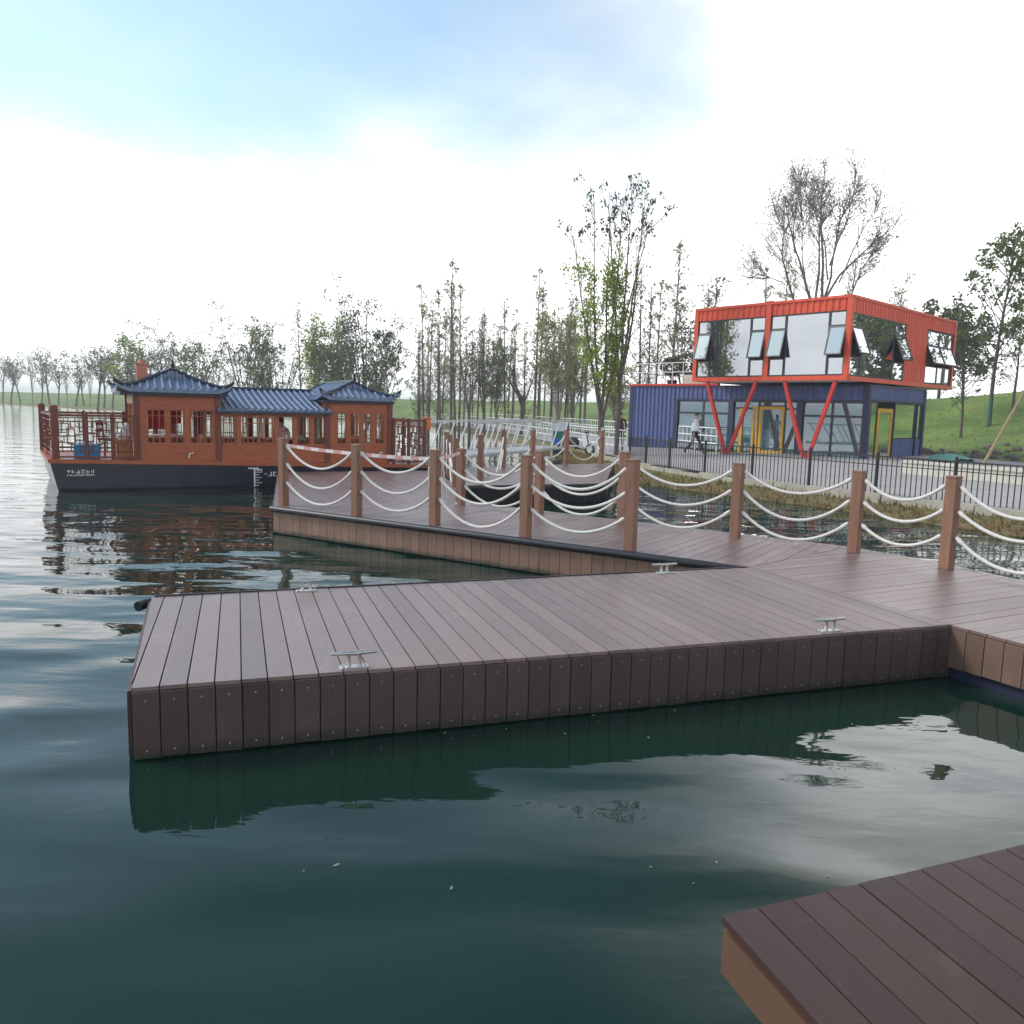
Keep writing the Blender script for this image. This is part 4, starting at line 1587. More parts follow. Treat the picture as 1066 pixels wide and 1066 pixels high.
# frame: sills, corner posts, top rails
mb = KB()
mb.box(-0.03, AL + 0.03, -0.06, 0.12, RZ0, RZ0 + 0.17)
mb.box(-0.06, 0.10, 0.121, BLn + 0.03, RZ0, RZ0 + 0.16)
mb.box(AL - 0.10, AL + 0.05, 0.121, BLn + 0.03, RZ0, RZ0 + 0.16)
mb.box(0.101, AL - 0.101, BLn - 0.10, BLn + 0.03, RZ0, RZ0 + 0.16)
mb.box(-0.03, AL + 0.03, -0.06, 0.10, RZ1 - 0.10, RZ1)
mb.box(-0.06, 0.10, 0.101, BLn + 0.03, RZ1 - 0.10, RZ1)
mb.box(AL - 0.10, AL + 0.05, 0.101, BLn + 0.03, RZ1 - 0.10, RZ1)
for (a, b_) in ((0.045, 0.045), (AL - 0.045, 0.045), (0.045, BLn - 0.06), (AL - 0.045, BLn - 0.06)):
    mb.box(a - 0.09, a + 0.09, b_ - 0.09, b_ + 0.09, RZ0 + 0.171, RZ1 - 0.101)
mb.box(3.28, 3.50, -0.05, 0.12, RZ0 + 0.171, RZ1 - 0.101)
mb.box(3.24, 3.54, -0.055, 0.13, RZ1 - 0.02, RZ1 + 0.04)
mb.build('upper_frame', M_red, CB)
mb = KB()
mb.box(0.05, AL - 0.05, 0.05, BLn - 0.05, RZ1 - 0.16, RZ1 - 0.06)
mb.build('flat_roof', M_red, CB)
mb = KB()
mb.box(0.12, AL - 0.12, 0.13, BLn - 0.12, RZ0 + 0.02, RZ0 + 0.12)
mb.build('soffit', M_white, CB)
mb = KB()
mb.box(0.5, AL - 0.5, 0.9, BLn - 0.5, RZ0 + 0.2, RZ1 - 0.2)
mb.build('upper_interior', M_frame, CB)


def sash(parent, face, s0, s1, z0, z1, at, open_deg=0, glass=None, frame=M_frame, name='window', fw=0.045):
    """one light: frame and pane; face 'f' lies on the front (s along a), 'r' on the right flank (s along b)"""
    def V_(s, o, z):
        return (s, -o + at, z) if face == 'f' else (-o + at, s, z)

    def bx(mb, a, b_, c, d, o0, o1):
        vs = []
        for z in (c, d):
            for s, o in ((a, o0), (b_, o0), (b_, o1), (a, o1)):
                vs.append((s, o, z))
        if open_deg:
            t = math.radians(open_deg)
            vs = [(s, o * math.cos(t) + (z1 - z) * math.sin(t), z1 - (z1 - z) * math.cos(t) + o * math.sin(t)) for s, o, z in vs]
        mb.add([V_(*p) for p in vs], [(3, 2, 1, 0), (4, 5, 6, 7), (0, 1, 5, 4), (1, 2, 6, 5), (2, 3, 7, 6), (3, 0, 4, 7)])
    mb = KB()
    bx(mb, s0, s0 + fw, z0, z1, -0.02, 0.03)
    bx(mb, s1 - fw, s1, z0, z1, -0.02, 0.03)
    bx(mb, s0 + fw, s1 - fw, z0, z0 + fw, -0.02, 0.03)
    bx(mb, s0 + fw, s1 - fw, z1 - fw, z1, -0.02, 0.03)
    wnd = mb.build(name, frame, parent)
    mb = KB()
    bx(mb, s0 + fw, s1 - fw, z0 + fw, z1 - fw, -0.004, 0.008)
    mb.build('pane', glass or M_glassup, wnd)
    return wnd


WZ0, WZ1 = 3.60, 5.92
# front: two bays, each narrow column | wide light | narrow column; middle light of the narrow columns hangs open
for lo, hi in ((0.14, 3.27), (3.51, AL - 0.14)):
    wd = 0.66
    for s0, s1, op in ((lo, lo + wd, lo < 1), (hi - wd, hi, True)):
        sash(CB, 'f', s0, s1, 5.38, WZ1, 0.03)
        sash(CB, 'f', s0, s1, 4.28, 5.375, 0.02 if op else 0.03, 17 if op else 15, name='awning_window')
        sash(CB, 'f', s0, s1, WZ0, 4.275, 0.03)
    sash(CB, 'f', lo + wd + 0.005, hi - wd - 0.005, WZ0, WZ1, 0.032)
# right flank: a large corner group and a small group further back, with awnings
sash(CB, 'r', 1.12, 4.10, WZ0, 5.86, 0.03)
for s0, s1 in ((0.16, 1.115), (4.105, 5.2)):
    sash(CB, 'r', s0, s1, 5.36, 5.86, 0.03)
    sash(CB, 'r', s0 + 0.01, s1 - 0.01, 4.30, 5.355, 0.02, 22, name='awning_window')
    sash(CB, 'r', s0, s1, WZ0, 4.295, 0.03)
for s0, s1 in ((7.55, 8.95), (8.96, 10.5)):
    sash(CB, 'r', s0, s1, 5.20, 5.82, 0.03)
    sash(CB, 'r', s0 + 0.01, s1 - 0.01, 4.35, 5.195, 0.02, 24, name='awning_window')
    sash(CB, 'r', s0, s1, WZ0, 4.345, 0.03)

# V struts carrying the overhang
for a_bot, tops in ((5.05, (6.22, 3.82)), (1.42, (2.55, 0.42))):
    for tp in tops:
        mb = KB()
        s = 1 if tp > a_bot else -1
        mb.bar((a_bot + s * 0.07, 0.05, GB), (tp, 0.06, RZ0 - 0.002), 0.13, 0.13)
        mb.build('strut', M_strut, CB)
    mb = KB()
    mb.box(a_bot - 0.24, a_bot + 0.24, -0.06, 0.16, GB - 0.1, GB + 0.03)
    mb.build('base_plate', M_strut, CB)

# blue ground floor
b0, bL, aL2, LZ1 = 2.1, 5.7, 12.2, 3.36
mb = KB()
corrug(mb, 'a', 9.35, aL2 - 0.1, GB - 0.1, LZ1 - 0.10, b0 + 0.02, -1, 0.26, 0.05)
corrug(mb, 'a', 0.16, 9.35, 2.74, LZ1 - 0.10, b0 + 0.02, -1, 0.26, 0.04)
corrug(mb, 'b', b0 + 0.16, b0 + bL - 0.1, 2.78, LZ1 - 0.10, 0.02, -1, 0.26, 0.04)
corrug(mb, 'b', b0 + 0.1, b0 + bL - 0.1, GB - 0.1, LZ1 - 0.10, aL2 - 0.02, 1, 0.26, 0.04)
corrug(mb, 'a', 0.1, aL2 - 0.1, GB - 0.1, LZ1 - 0.10, b0 + bL - 0.02, 1, 0.26, 0.04)
corrug(mb, 'b', b0 + 2.55, b0 + bL - 0.16, GB - 0.1, 1.22, 0.02, -1, 0.26, 0.03)
mb.build('lower_wall', M_blue, CB)
mb = KB()
for (a, b_) in ((0.05, b0 + 0.05), (aL2 - 0.05, b0 + 0.05), (0.05, b0 + bL - 0.05), (aL2 - 0.05, b0 + bL - 0.05)):
    mb.box(a - 0.11, a + 0.11, b_ - 0.11, b_ + 0.11, GB - 0.1, LZ1 - 0.101)
for a in (2.86, 6.22, 9.32):
    mb.box(a - 0.13, a + 0.13, b0 - 0.055, b0 + 0.12, GB - 0.1, 2.66)
mb.box(0.161, 9.35, b0 - 0.05, b0 + 0.10, 2.661, 2.74)
mb.box(-0.05, 0.10, b0 + 0.161, b0 + bL - 0.161, 2.70, 2.78)
mb.box(-0.04, aL2 + 0.05, b0 - 0.06, b0 + 0.12, LZ1 - 0.10, LZ1 - 0.02)
mb.box(-0.06, 0.12, b0 + 0.121, b0 + bL, LZ1 - 0.10, LZ1 - 0.02)
for b_ in (b0 + 2.5, b0 + 4.9):
    mb.box(-0.05, 0.09, b_ - 0.05, b_ + 0.05, GB - 0.1, 2.70)
mb.build('lower_frame', M_bluedk, CB)
mb = KB()
mb.box(AL + 0.04, aL2 + 0.07, b0 - 0.09, b0 + 0.10, LZ1 - 0.019, LZ1 + 0.07)
mb.build('terrace_edge', M_strut, CB)
mb = KB()
mb.box(0.2, aL2 - 0.2, b0 + 0.2, b0 + bL - 0.2, LZ1 - 0.14, LZ1 - 0.03)
mb.build('lower_roof', M_frame, CB)
# dim rooms behind the glass
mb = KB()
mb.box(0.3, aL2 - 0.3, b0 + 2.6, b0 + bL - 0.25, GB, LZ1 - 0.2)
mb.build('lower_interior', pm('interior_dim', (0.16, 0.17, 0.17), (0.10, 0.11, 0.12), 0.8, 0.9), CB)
for s0, s1 in ((0.18, 1.45), (1.455, 2.72), (6.36, 7.75), (7.755, 9.18)):
    sash(CB, 'f', s0, s1, 2.10, 2.655, b0 + 0.03, glass=M_glasslo)
    sash(CB, 'f', s0, s1, GB + 0.02, 2.095, b0 + 0.03, glass=M_glasslo)
for s0, s1 in ((3.0, 3.56), (4.82, 6.08)):
    sash(CB, 'f', s0, s1, 2.35, 2.655, b0 + 0.03, glass=M_glasslo)
    sash(CB, 'f', s0, s1, GB + 0.02, 2.345, b0 + 0.03, glass=M_glasslo)
sash(CB, 'f', 3.57, 4.80, 2.45, 2.655, b0 + 0.03, glass=M_glasslo)
sash(CB, 'f', 3.58, 4.78, GB + 0.03, 2.44, b0 - 0.0, glass=M_glasslo, frame=M_yellow, name='door', fw=0.13)
sash(CB, 'f', 4.83, 5.10, GB + 0.03, 2.44, b0 - 0.02, glass=M_glasslo, frame=M_yellow, name='door', fw=0.09)
mb = KB()
mb.box(5.62, 5.76, b0 - 0.04, b0 + 0.02, GB, 2.34)
mb.build('door_jamb', M_yellow, CB)
sash(CB, 'r', b0 + 2.56, b0 + 4.84, 1.22, 2.69, 0.03, glass=M_glasslo, fw=0.06)
sash(CB, 'r', b0 + 4.96, b0 + bL - 0.17, 1.22, 2.69, 0.03, glass=M_glasslo, fw=0.06)
sash(CB, 'r', b0 + 0.18, b0 + 0.95, GB + 0.02, 2.69, 0.05, glass=M_glasslo, fw=0.05)
sash(CB, 'r', b0 + 0.97, b0 + 2.40, GB + 0.02, 2.45, 0.02, glass=M_glasslo, frame=M_yellow, name='door', fw=0.15)
# roof terrace rail
mb = KB()
z0 = LZ1 + 0.07
for k in range(9):
    a = AL + 0.25 + k * 0.62
    mb.bar((a, b0, z0), (a, b0, z0 + 0.98), 0.03)
for zz_ in (0.98, 0.55):
    mb.bar((AL + 0.10, b0, z0 + zz_), (aL2 - 0.05, b0, z0 + zz_), 0.032)
    mb.bar((aL2 - 0.05, b0 + 0.03, z0 + zz_), (aL2 - 0.05, b0 + bL, z0 + zz_), 0.05)
for k in range(1, 7):
    mb.bar((aL2 - 0.05, b0 + k * 0.9, z0), (aL2 - 0.05, b0 + k * 0.9, z0 + 0.98), 0.045)
mb.build('terrace_rail', M_white, CB)
mb = KB()
mb.box(AL + 0.1, AL + 2.3, b0 + 0.3, b0 + 0.36, z0, z0 + 0.42)
mb.build('terrace_screen', M_cream, CB)


def bworld(a, b_, z=0):
    p = bmap(Vector((a, b_, z)))
    return (BC[0] + p.x, BC[1] + p.y, z)


# potted shrubs on the terrace
for k, (a, sz) in enumerate(((10.7, 1.15), (9.6, 1.3), (8.9, 1.0))):
    T = root('terrace_shrub', ['small dark shrub in a pot at the left end of the roof terrace', 'largest dark shrub in a pot on the roof terrace', 'dark shrub in a pot on the roof terrace, closest to the red box'][k], 'shrub', (*bworld(a, b0 + 1.4)[:2], LZ1 - 0.03))
    MB().tube([(0, 0, 0), (0, 0, 0.34)], [0.2, 0.26], 10).build('pot', M_frame, T)
    rs = random.Random(70 + k)
    mb = MB()
    for _ in range(420):
        th, ph = rs.uniform(0, 6.28), rs.uniform(-1, 1)
        r_ = sz * 0.55 * rs.uniform(0.5, 1.0) ** 0.5
        c = Vector((r_ * math.cos(th) * math.sqrt(1 - ph * ph), r_ * math.sin(th) * math.sqrt(1 - ph * ph), 0.55 + sz * 0.4 + r_ * ph * 0.8))
        n_ = Vector((rs.uniform(-1, 1), rs.uniform(-1, 1), rs.uniform(-1, 1))).normalized()
        t_ = n_.orthogonal().normalized() * 0.085
        b2_ = n_.cross(t_) * 0.6
        mb.add([c - t_, c - b2_, c + t_, c + b2_], [(0, 1, 2, 3)])
    mb.build('foliage', L_dark, T)

# ------------------------------------------------------------------ iron picket fence along the promenade
pts = shore_line(1.62, 6, 31.5, 0.5)
path = [Vector((*p, 0)) for p in pts]
acc = [0.0]
for p, q in zip(path[:-1], path[1:]):
    acc.append(acc[-1] + (q - p).length)


def along(s):
    s = max(0, min(acc[-1] - 1e-6, s))
    i = int(np.searchsorted(acc, s, side='right')) - 1
    t = (s - acc[i]) / (acc[i + 1] - acc[i])
    return path[i].lerp(path[i + 1], t)


PF = root('picket_fence', 'dark iron picket fence along the promenade in front of the container building', 'fence', (path[0].x, path[0].y, 0))
o0 = Vector((path[0].x, path[0].y, 0))
SP = 1.9
npan = int(acc[-1] / SP)
for i in range(npan + 1):
    p = along(i * SP) - o0
    z = gz(p.x + o0.x, p.y + o0.y)
    mb = MB()
    mb.cham(p.x - 0.032, p.x + 0.032, p.y - 0.032, p.y + 0.032, z - 0.1, z + 1.06, 0.006)
    mb.ball((p.x, p.y, z + 1.08), 0.035, n=8, m=5)
    mb.build('fence_post', M_iron, PF)
    if i == npan:
        break
    q = along((i + 1) * SP) - o0
    zq = gz(q.x + o0.x, q.y + o0.y)
    mb = MB()
    a, c = Vector((p.x, p.y, z)), Vector((q.x, q.y, zq))
    for h, w_ in ((1.0, 0.038), (0.80, 0.022), (0.12, 0.03)):
        mb.bar(a + Vector((0, 0, h)), c + Vector((0, 0, h)), w_, w_ * 0.9)
    for k in range(1, 15):
        m_ = a.lerp(c, k / 15)
        mb.bar(m_ + Vector((0, 0, 0.05)), m_ + Vector((0, 0, 1.0)), 0.017)
    mb.build('fence_panel', M_iron, PF)


# white tube railings on both sides of the promenade further left
def tube_rail(name, label, d, y0_, y1_):
    pl_ = shore_line(d, y0_, y1_, 1.9)
    R = root(name, label, 'railing', (pl_[0][0], pl_[0][1], 0))
    o = Vector((pl_[0][0], pl_[0][1], 0))
    prev = None
    for k, p in enumerate(pl_):
        b_ = Vector((p[0], p[1], gz(*p) + 0.04)) - o
        MB().bar(b_, b_ + Vector((0, 0, 1.08)), 0.055).build('rail_post', M_white, R)
        if prev is not None:
            mb = MB()
            for h in (1.06, 0.72, 0.40):
                mb.bar(prev + Vector((0, 0, h)), b_ + Vector((0, 0, h)), 0.045)
            for s in (1, 2, 3):
                m_ = prev.lerp(b_, s / 4)
                mb.bar(m_ + Vector((0, 0, 0.40)), m_ + Vector((0, 0, 1.06)), 0.03)
            mb.build('rail_panel', M_white, R)
        prev = b_
    return R


tube_rail('tube_railing', 'white tube railing on the lake side of the path, left of the container building', 2.3, 33, 92)
tube_rail('tube_railing', 'white tube railing on the grass side of the path, left of the container building', 6.4, 33, 92)

# white gangway from the rear landing to the shore
g0, g1 = Vector((-1.9, 25.0, 0.62)), Vector((1.45, 31.5, 0.66))
GW = root('gangway', 'white trussed gangway with slanting struts behind the stern of the boat', 'gangway', (g0.x, g0.y, 0))
d = (g1 - g0)
L_ = d.length
d.normalize()
sdv = Vector((-d.y, d.x, 0)).normalized()
o = Vector((g0.x, g0.y, 0))
mb = MB()
mb.bar(g0 - o, g1 - o, 1.5, 0.06)
mb.build('walk_plate', pm('gangway_grey', (0.42, 0.42, 0.42), None, 4, 0.6), GW)
for s in (-1, 1):
    mb = MB()
    a, c = g0 - o + sdv * s * 0.76, g1 - o + sdv * s * 0.76
    mb.bar(a + Vector((0, 0, 1.02)), c + Vector((0, 0, 1.02)), 0.045, 0.06)
    mb.bar(a + Vector((0, 0, 0.03)), c + Vector((0, 0, 0.03)), 0.06, 0.08)
    n_ = 9
    for k in range(n_):
        p = a.lerp(c, k / n_)
        q = a.lerp(c, (k + 0.75) / n_)
        mb.bar(p + Vector((0, 0, 0.09)), q + Vector((0, 0, 0.98)), 0.034)
    mb.build('side_truss', pm('gangway_white', (0.60, 0.60, 0.60), None, 4, 0.5), GW)

# low white ledge wall on the right, rubble, tarp
wl = shore_line(7.2, 8, 26.5, 1.0)
wl = [p for p in wl if p[1] < 25]
mb = MB()
for p, q in zip(wl[:-1], wl[1:]):
    z = gz(*p)
    a, c = Vector((*p, z + 0.16)), Vector((*q, z + 0.16))
    mb.bar(a, c + (c - a) * 0.002, 0.30, 0.40)
    mb.bar(a + Vector((0, 0, 0.235)), c + Vector((0, 0, 0.235)) + (c - a) * 0.002, 0.42, 0.07)
tag(mb.build('ledge_wall', pm('ledge_concrete', (0.62, 0.58, 0.50), (0.48, 0.45, 0.39), 2, 0.85, bump=0.2)), 'low cream concrete ledge wall behind the picket fence at the right edge', 'wall')

rb = random.Random(31)


def rock(sz, seed):
    rr_ = random.Random(seed)
    mb = MB()
    mb.ball((0, 0, 0), sz, sz * rr_.uniform(0.6, 1), sz * rr_.uniform(0.4, 0.7), 9, 6)
    mb.v = [(x * rr_.uniform(0.8, 1.2), y * rr_.uniform(0.8, 1.2), z * rr_.uniform(0.8, 1.2)) for x, y, z in mb.v]
    mb.sm = [False] * len(mb.f)
    return mb


protos = []
for k in range(4):
    protos.append(rock(0.3, k).build('rubble_stone', pm('rubble', (0.20, 0.15, 0.14), (0.11, 0.085, 0.08), 3, 0.9)).data)
for ob in [o_ for o_ in COL.objects if o_.name.startswith('rubble_stone')]:
    bpy.data.objects.remove(ob)
for k in range(34):
    px = rb.uniform(915, 1060)
    py = rb.uniform(458, 476)
    Y = rb.uniform(34, 42)
    x, y, _ = at_y(px, 470, Y)
    if 0 < (Vector((x - BC[0], y - BC[1])).dot(BS)) < 9 and px < 962:
        continue
    ob = bpy.data.objects.new('rubble_stone', protos[k % 4])
    COL.objects.link(ob)
    s = rb.uniform(0.4, 1.2)
    ob.scale = (s, s, s)
    ob.location = (x, y, gz(x, y) + 0.06)
    ob.rotation_euler = (0, 0, rb.uniform(0, 6))
    tag(ob, 'brownish rubble stone lying at the foot of the grassy hill right of the building', 'stone', 'rubble stones at the foot of the hill')
mb = MB()
nt_ = 9
vs = []
for j in range(nt_):
    for i in range(nt_):
        x, y = -0.9 + 1.8 * i / (nt_ - 1), -0.6 + 1.2 * j / (nt_ - 1)
        vs.append((x, y, 0.05 + 0.26 * max(0, 1 - (x * x + y * y)) + 0.06 * math.sin(5 * x + 3 * y)))
n1 = len(vs)
vs += [(x, y, z - 0.02) for x, y, z in vs]
fs = []
for j in range(nt_ - 1):
    for i in range(nt_ - 1):
        a = j * nt_ + i
        fs += [(a, a + 1, a + nt_ + 1, a + nt_), (n1 + a, n1 + a + nt_, n1 + a + nt_ + 1, n1 + a + 1)]
mb.add(vs, fs, True)
T = mb.build('green_tarp', M_tarp)
x, y, _ = at_y(988, 474, 31.0)
T.location = (x, y, gz(x, y))
T.rotation_euler = (0, 0, 0.7)
tag(T, 'pale green tarpaulin heaped on the ground right of the building', 'tarpaulin')

# leaning tree stake on the right
xs_, ys_, _ = at_y(1016, 484, 24.0)
xe, ye, ze = at_y(1066, 408, 26.0)
mb = MB()
p0_ = Vector((xs_, ys_, gz(xs_, ys_) - 0.1))
p1_ = Vector((xe, ye, ze))
mb.tube([p0_, p0_.lerp(p1_, 0.5) + Vector((0.02, 0, 0.02)), p1_ + (p1_ - p0_) * 0.25], [0.055, 0.05, 0.042], 9)
tag(mb.build('bamboo_prop', M_stake), 'long bamboo tree prop leaning to the right at the right edge', 'tree prop')

# notice board on the promenade
x, y, _ = at_y(583, 452, 36)
NB = root('notice_board', 'narrow notice board with white, green and blue panels beside the path', 'sign', (x, y, gz(x, y) + 0.03), -0.1)
for sx_ in (-0.34, 0.34):
    MB().cham(sx_ - 0.04, sx_ + 0.04, -0.04, 0.04, 0, 1.62 if sx_ < 0 else 1.5, 0.008).build('leg', M_white if sx_ < 0 else M_frame, NB)
MB().box(-0.298, 0.298, -0.03, 0.03, 1.10, 1.46).build('header_panel', M_white, NB)
MB().box(-0.298, 0.298, -0.032, 0.032, 0.78, 1.098).build('middle_panel', M_greenpaint, NB)
MB().box(-0.298, 0.298, -0.034, 0.034, 0.50, 0.778).build('lower_panel', M_bluepaint, NB)
MB().box(-0.298, 0.298, -0.03, 0.03, 0.08, 0.498).build('foot_panel', M_frame, NB)

# parked scooter
x, y, _ = at_y(601, 462, 35)
SC = root('parked_scooter', 'dark electric scooter with white leg shield parked beside the path', 'scooter', (x, y, gz(x, y) + 0.05), math.radians(-35))
for wx in (-0.62, 0.62):
    mb = MB()
    ringp = [(wx + 0.20 * math.cos(t), 0, 0.24 + 0.20 * math.sin(t)) for t in [k * math.pi / 10 for k in range(21)]]
    mb.tube(ringp, 0.045, 8, cap=False)
    wh = mb.build('wheel', M_black, SC)
    mb = MB()
    mb.tube([(wx, -0.04, 0.24), (wx, 0.04, 0.24)], 0.13, 12)
    mb.build('rim', M_steel, wh)
mb = MB()
mb.cham(-0.75, 0.05, -0.14, 0.14, 0.40, 0.66, 0.06)
mb.cham(-0.10, 0.45, -0.13, 0.13, 0.24, 0.34, 0.03)
mb.bar((0.62, 0, 0.24), (0.44, 0, 0.95), 0.06)
mb.build('body', M_coat, SC)
MB().bar((0.50, 0, 0.34), (0.40, 0, 0.86), 0.34, 0.05, up=(0, 1, 0)).build('leg_shield', M_white, SC)
MB().cham(-0.70, -0.02, -0.13, 0.13, 0.662, 0.74, 0.04).build('seat', M_black, SC)
mb = MB()
mb.tube([(0.38, -0.33, 0.98), (0.44, -0.1, 0.97), (0.44, 0.1, 0.97), (0.38, 0.33, 0.98)], 0.018, 8)
mb.build('handlebar', M_black, SC)
mb = MB()
mb.ball((0.50, 0, 0.86), 0.06, 0.09, 0.06)
mb.build('headlight', M_steel, SC)

# small pale rubbish floating on the water
rf_ = random.Random(8)
spots = [(463, 763), (527, 759), (316, 907), (350, 901), (470, 925), (746, 898), (677, 903), (722, 920), (862, 913), (618, 745), (620, 741), (675, 768), (887, 754), (702, 740), (588, 764)]
for k, (px, py) in enumerate(spots):
    x, y = at_z(px, py, 0)
    mb = MB()
    s = rf_.uniform(0.004, 0.011)
    a = rf_.uniform(0, 3)
    n_ = 7
    top = [(s * 1.6 * math.cos(t), s * math.sin(t) * 0.7, 0.004 + 0.002 * math.sin(2 * t)) for t in [i * 2 * math.pi / n_ for i in range(n_)]]
    bot = [(p[0], p[1], 0.0015) for p in top]
    mb.add(top + bot, [tuple(range(n_)), tuple(reversed(range(n_, 2 * n_)))] + [(i, n_ + i, n_ + (i + 1) % n_, (i + 1) % n_) for i in range(n_)])
    T = mb.build('floating_leaf', L_float)
    T.location = (x, y, 0.0)
    T.rotation_euler = (0, 0, a)
    tag(T, 'tiny pale leaf floating on the dark green water in front of the finger pier', 'leaf', 'leaves floating on the water')


# ------------------------------------------------------------------ people
def person(name, label, joints, radii, edges, parts, loc, rz, scale=1.0, group=None):
    R = root(name, label, 'person', loc, rz, group)
    me = bpy.data.meshes.new('body')
    me.from_pydata([Vector(j) * scale for j in joints], edges, [])
    ob = bpy.data.objects.new('body', me)
    COL.objects.link(ob)
    md = ob.modifiers.new('skin', 'SKIN')
    for i, r_ in enumerate(radii):
        rr_ = r_ if isinstance(r_, tuple) else (r_, r_)
        me.skin_vertices[0].data[i].radius = (rr_[0] * scale, rr_[1] * scale)
    me.skin_vertices[0].data[0].use_root = True
    md.use_smooth_shade = True
    ss = ob.modifiers.new('sub', 'SUBSURF')
    ss.levels = ss.render_levels = 2
    dg = bpy.context.evaluated_depsgraph_get()
    em = bpy.data.meshes.new_from_object(ob.evaluated_get(dg))
    bpy.data.objects.remove(ob)
    em.name = 'body'
    # colour by height bands: shoes, trousers, top, skin
    mats, fn = parts
    em.materials.clear()
    for m_ in mats:
        em.materials.append(m_)
    for pgn in em.polygons:
        c = pgn.center / scale
        pgn.material_index = fn(c)
        pgn.use_smooth = True
    bo = bpy.data.objects.new('body', em)
    COL.objects.link(bo)
    bo.parent = R
    return R


# walking man: x forward
J = [(0, 0, 0.95), (0.01, 0, 1.12), (0.03, 0, 1.34), (0.04, 0, 1.44), (0.06, 0, 1.53), (0.075, 0, 1.63), (0.07, 0, 1.70),
     (0.02, 0.10, 0.90), (0.22, 0.11, 0.52), (0.36, 0.11, 0.09), (0.50, 0.115, 0.05),
     (-0.01, -0.10, 0.90), (-0.06, -0.11, 0.50), (-0.36, -0.11, 0.16), (-0.30, -0.11, 0.05),
     (0.03, 0.19, 1.38), (-0.10, 0.23, 1.12), (-0.02, 0.22, 0.90), (0.03, 0.21, 0.83),
     (0.03, -0.19, 1.38), (0.10, -0.23, 1.11), (0.26, -0.20, 0.96), (0.31, -0.18, 0.93)]
RD_ = [(0.13, 0.16), (0.125, 0.15), (0.12, 0.18), (0.07, 0.09), 0.052, (0.09, 0.075), (0.075, 0.065),
       0.092, 0.062, 0.042, 0.035, 0.092, 0.062, 0.042, 0.035,
       0.06, 0.045, 0.034, 0.028, 0.06, 0.045, 0.034, 0.028]
ED = [(0, 1), (1, 2), (2, 3), (3, 4), (4, 5), (5, 6), (0, 7), (7, 8), (8, 9), (9, 10), (0, 11), (11, 12), (12, 13), (13, 14), (3, 15), (15, 16), (16, 17), (17, 18), (3, 19), (19, 20), (20, 21), (21, 22)]


def man_col(c):
    if c.z > 1.47:
        return 3
    if abs(c.y) > 0.165 and c.z < 0.99:
        return 3 if c.z < 0.93 else 2
    if c.z > 0.985:
        return 2
    return 1 if c.z > 0.10 else 0


def dress_head(R, sc, hx=0.07, hz_=1.63):
    mb = MB(Matrix.Scale(sc, 4))
    mb.ball((hx - 0.012, 0, hz_ + 0.045), 0.098, 0.086, 0.085, 12, 8)
    mb.v = [v for v in mb.v]
    mb.build('hair', M_hair, R)
    mb = MB(Matrix.Scale(sc, 4))
    mb.ball((hx + 0.105, 0, hz_ - 0.03), 0.016, 0.013, 0.02, 6, 5)
    mb.build('nose', M_skin, R)
    for s in (-1, 1):
        mb = MB(Matrix.Scale(sc, 4))
        mb.ball((hx, s * 0.082, hz_ - 0.02), 0.02, 0.012, 0.03, 6, 5)
        mb.build('ear', M_skin, R)
        mb = MB(Matrix.Scale(sc, 4))
        mb.ball((hx + 0.086, s * 0.032, hz_ + 0.0), 0.008, 0.011, 0.007, 6, 4)
        mb.build('eye', M_hair, R)


def hands(R, sc, pts, dirs):
    for (p, d_) in zip(pts, dirs):
        p, d_ = Vector(p), Vector(d_).normalized()
        sd_ = Vector((0, 1, 0)) if abs(d_.y) < 0.8 else Vector((1, 0, 0))
        w_ = d_.cross(sd_).normalized()
        mb = MB(Matrix.Scale(sc, 4))
        mb.tube([p, p + d_ * 0.04, p + d_ * 0.085], [0.024, 0.036, 0.032], 8)
        for k in range(4):
            b_ = p + d_ * 0.075 + w_ * (k - 1.5) * 0.017
            ln = (0.055, 0.068, 0.064, 0.048)[k]
            mb.tube([b_, b_ + d_ * ln * 0.55 + sd_ * 0.006, b_ + d_ * ln + sd_ * 0.022], [0.009, 0.0085, 0.006], 6)
        tb = p + d_ * 0.03 + w_ * 0.03
        mb.tube([tb, tb + d_ * 0.03 + w_ * 0.018, tb + d_ * 0.06 + w_ * 0.02 + sd_ * 0.01], [0.011, 0.010, 0.007], 6)
        mb.build('hand', M_skin, R)


x, y, _ = at_y(722, 472, 34.2)
SCL = 1.0
MAN = person('person', 'man in a white shirt and dark trousers striding along the promenade', J, RD_, ED, ([M_black, M_trous, M_shirt, M_skin], man_col), (x, y, gz(x, y) + 0.05), math.radians(-20), SCL)
dress_head(MAN, SCL)
hands(MAN, SCL, [J[18], J[22]], [(0.2, 0, -1), (0.9, 0.2, -0.3)])
# standing person by the blue corner
J2 = [(0, 0, 0.95), (0, 0, 1.12), (0, 0, 1.34), (0.01, 0, 1.44), (0.02, 0, 1.53), (0.035, 0, 1.63), (0.03, 0, 1.70),
      (0, 0.10, 0.90), (0.02, 0.11, 0.50), (0, 0.12, 0.09), (0.13, 0.14, 0.05), (0, -0.10, 0.90), (0.02, -0.11, 0.50), (0, -0.12, 0.09), (0.13, -0.14, 0.05),
      (0, 0.20, 1.38), (-0.02, 0.25, 1.10), (0.13, 0.22, 0.93), (0.19, 0.19, 0.92), (0, -0.20, 1.38), (-0.02, -0.25, 1.10), (0.10, -0.22, 0.90), (0.16, -0.19, 0.88)]
x, y, _ = at_y(645, 468, 37.5)
P2 = person('person', 'person in a dark jacket standing at the left corner of the blue ground floor', J2, RD_, ED, ([M_black, M_trous, M_coat, M_skin], man_col), (x, y, gz(x, y) + 0.05), math.radians(-110), 1.02)
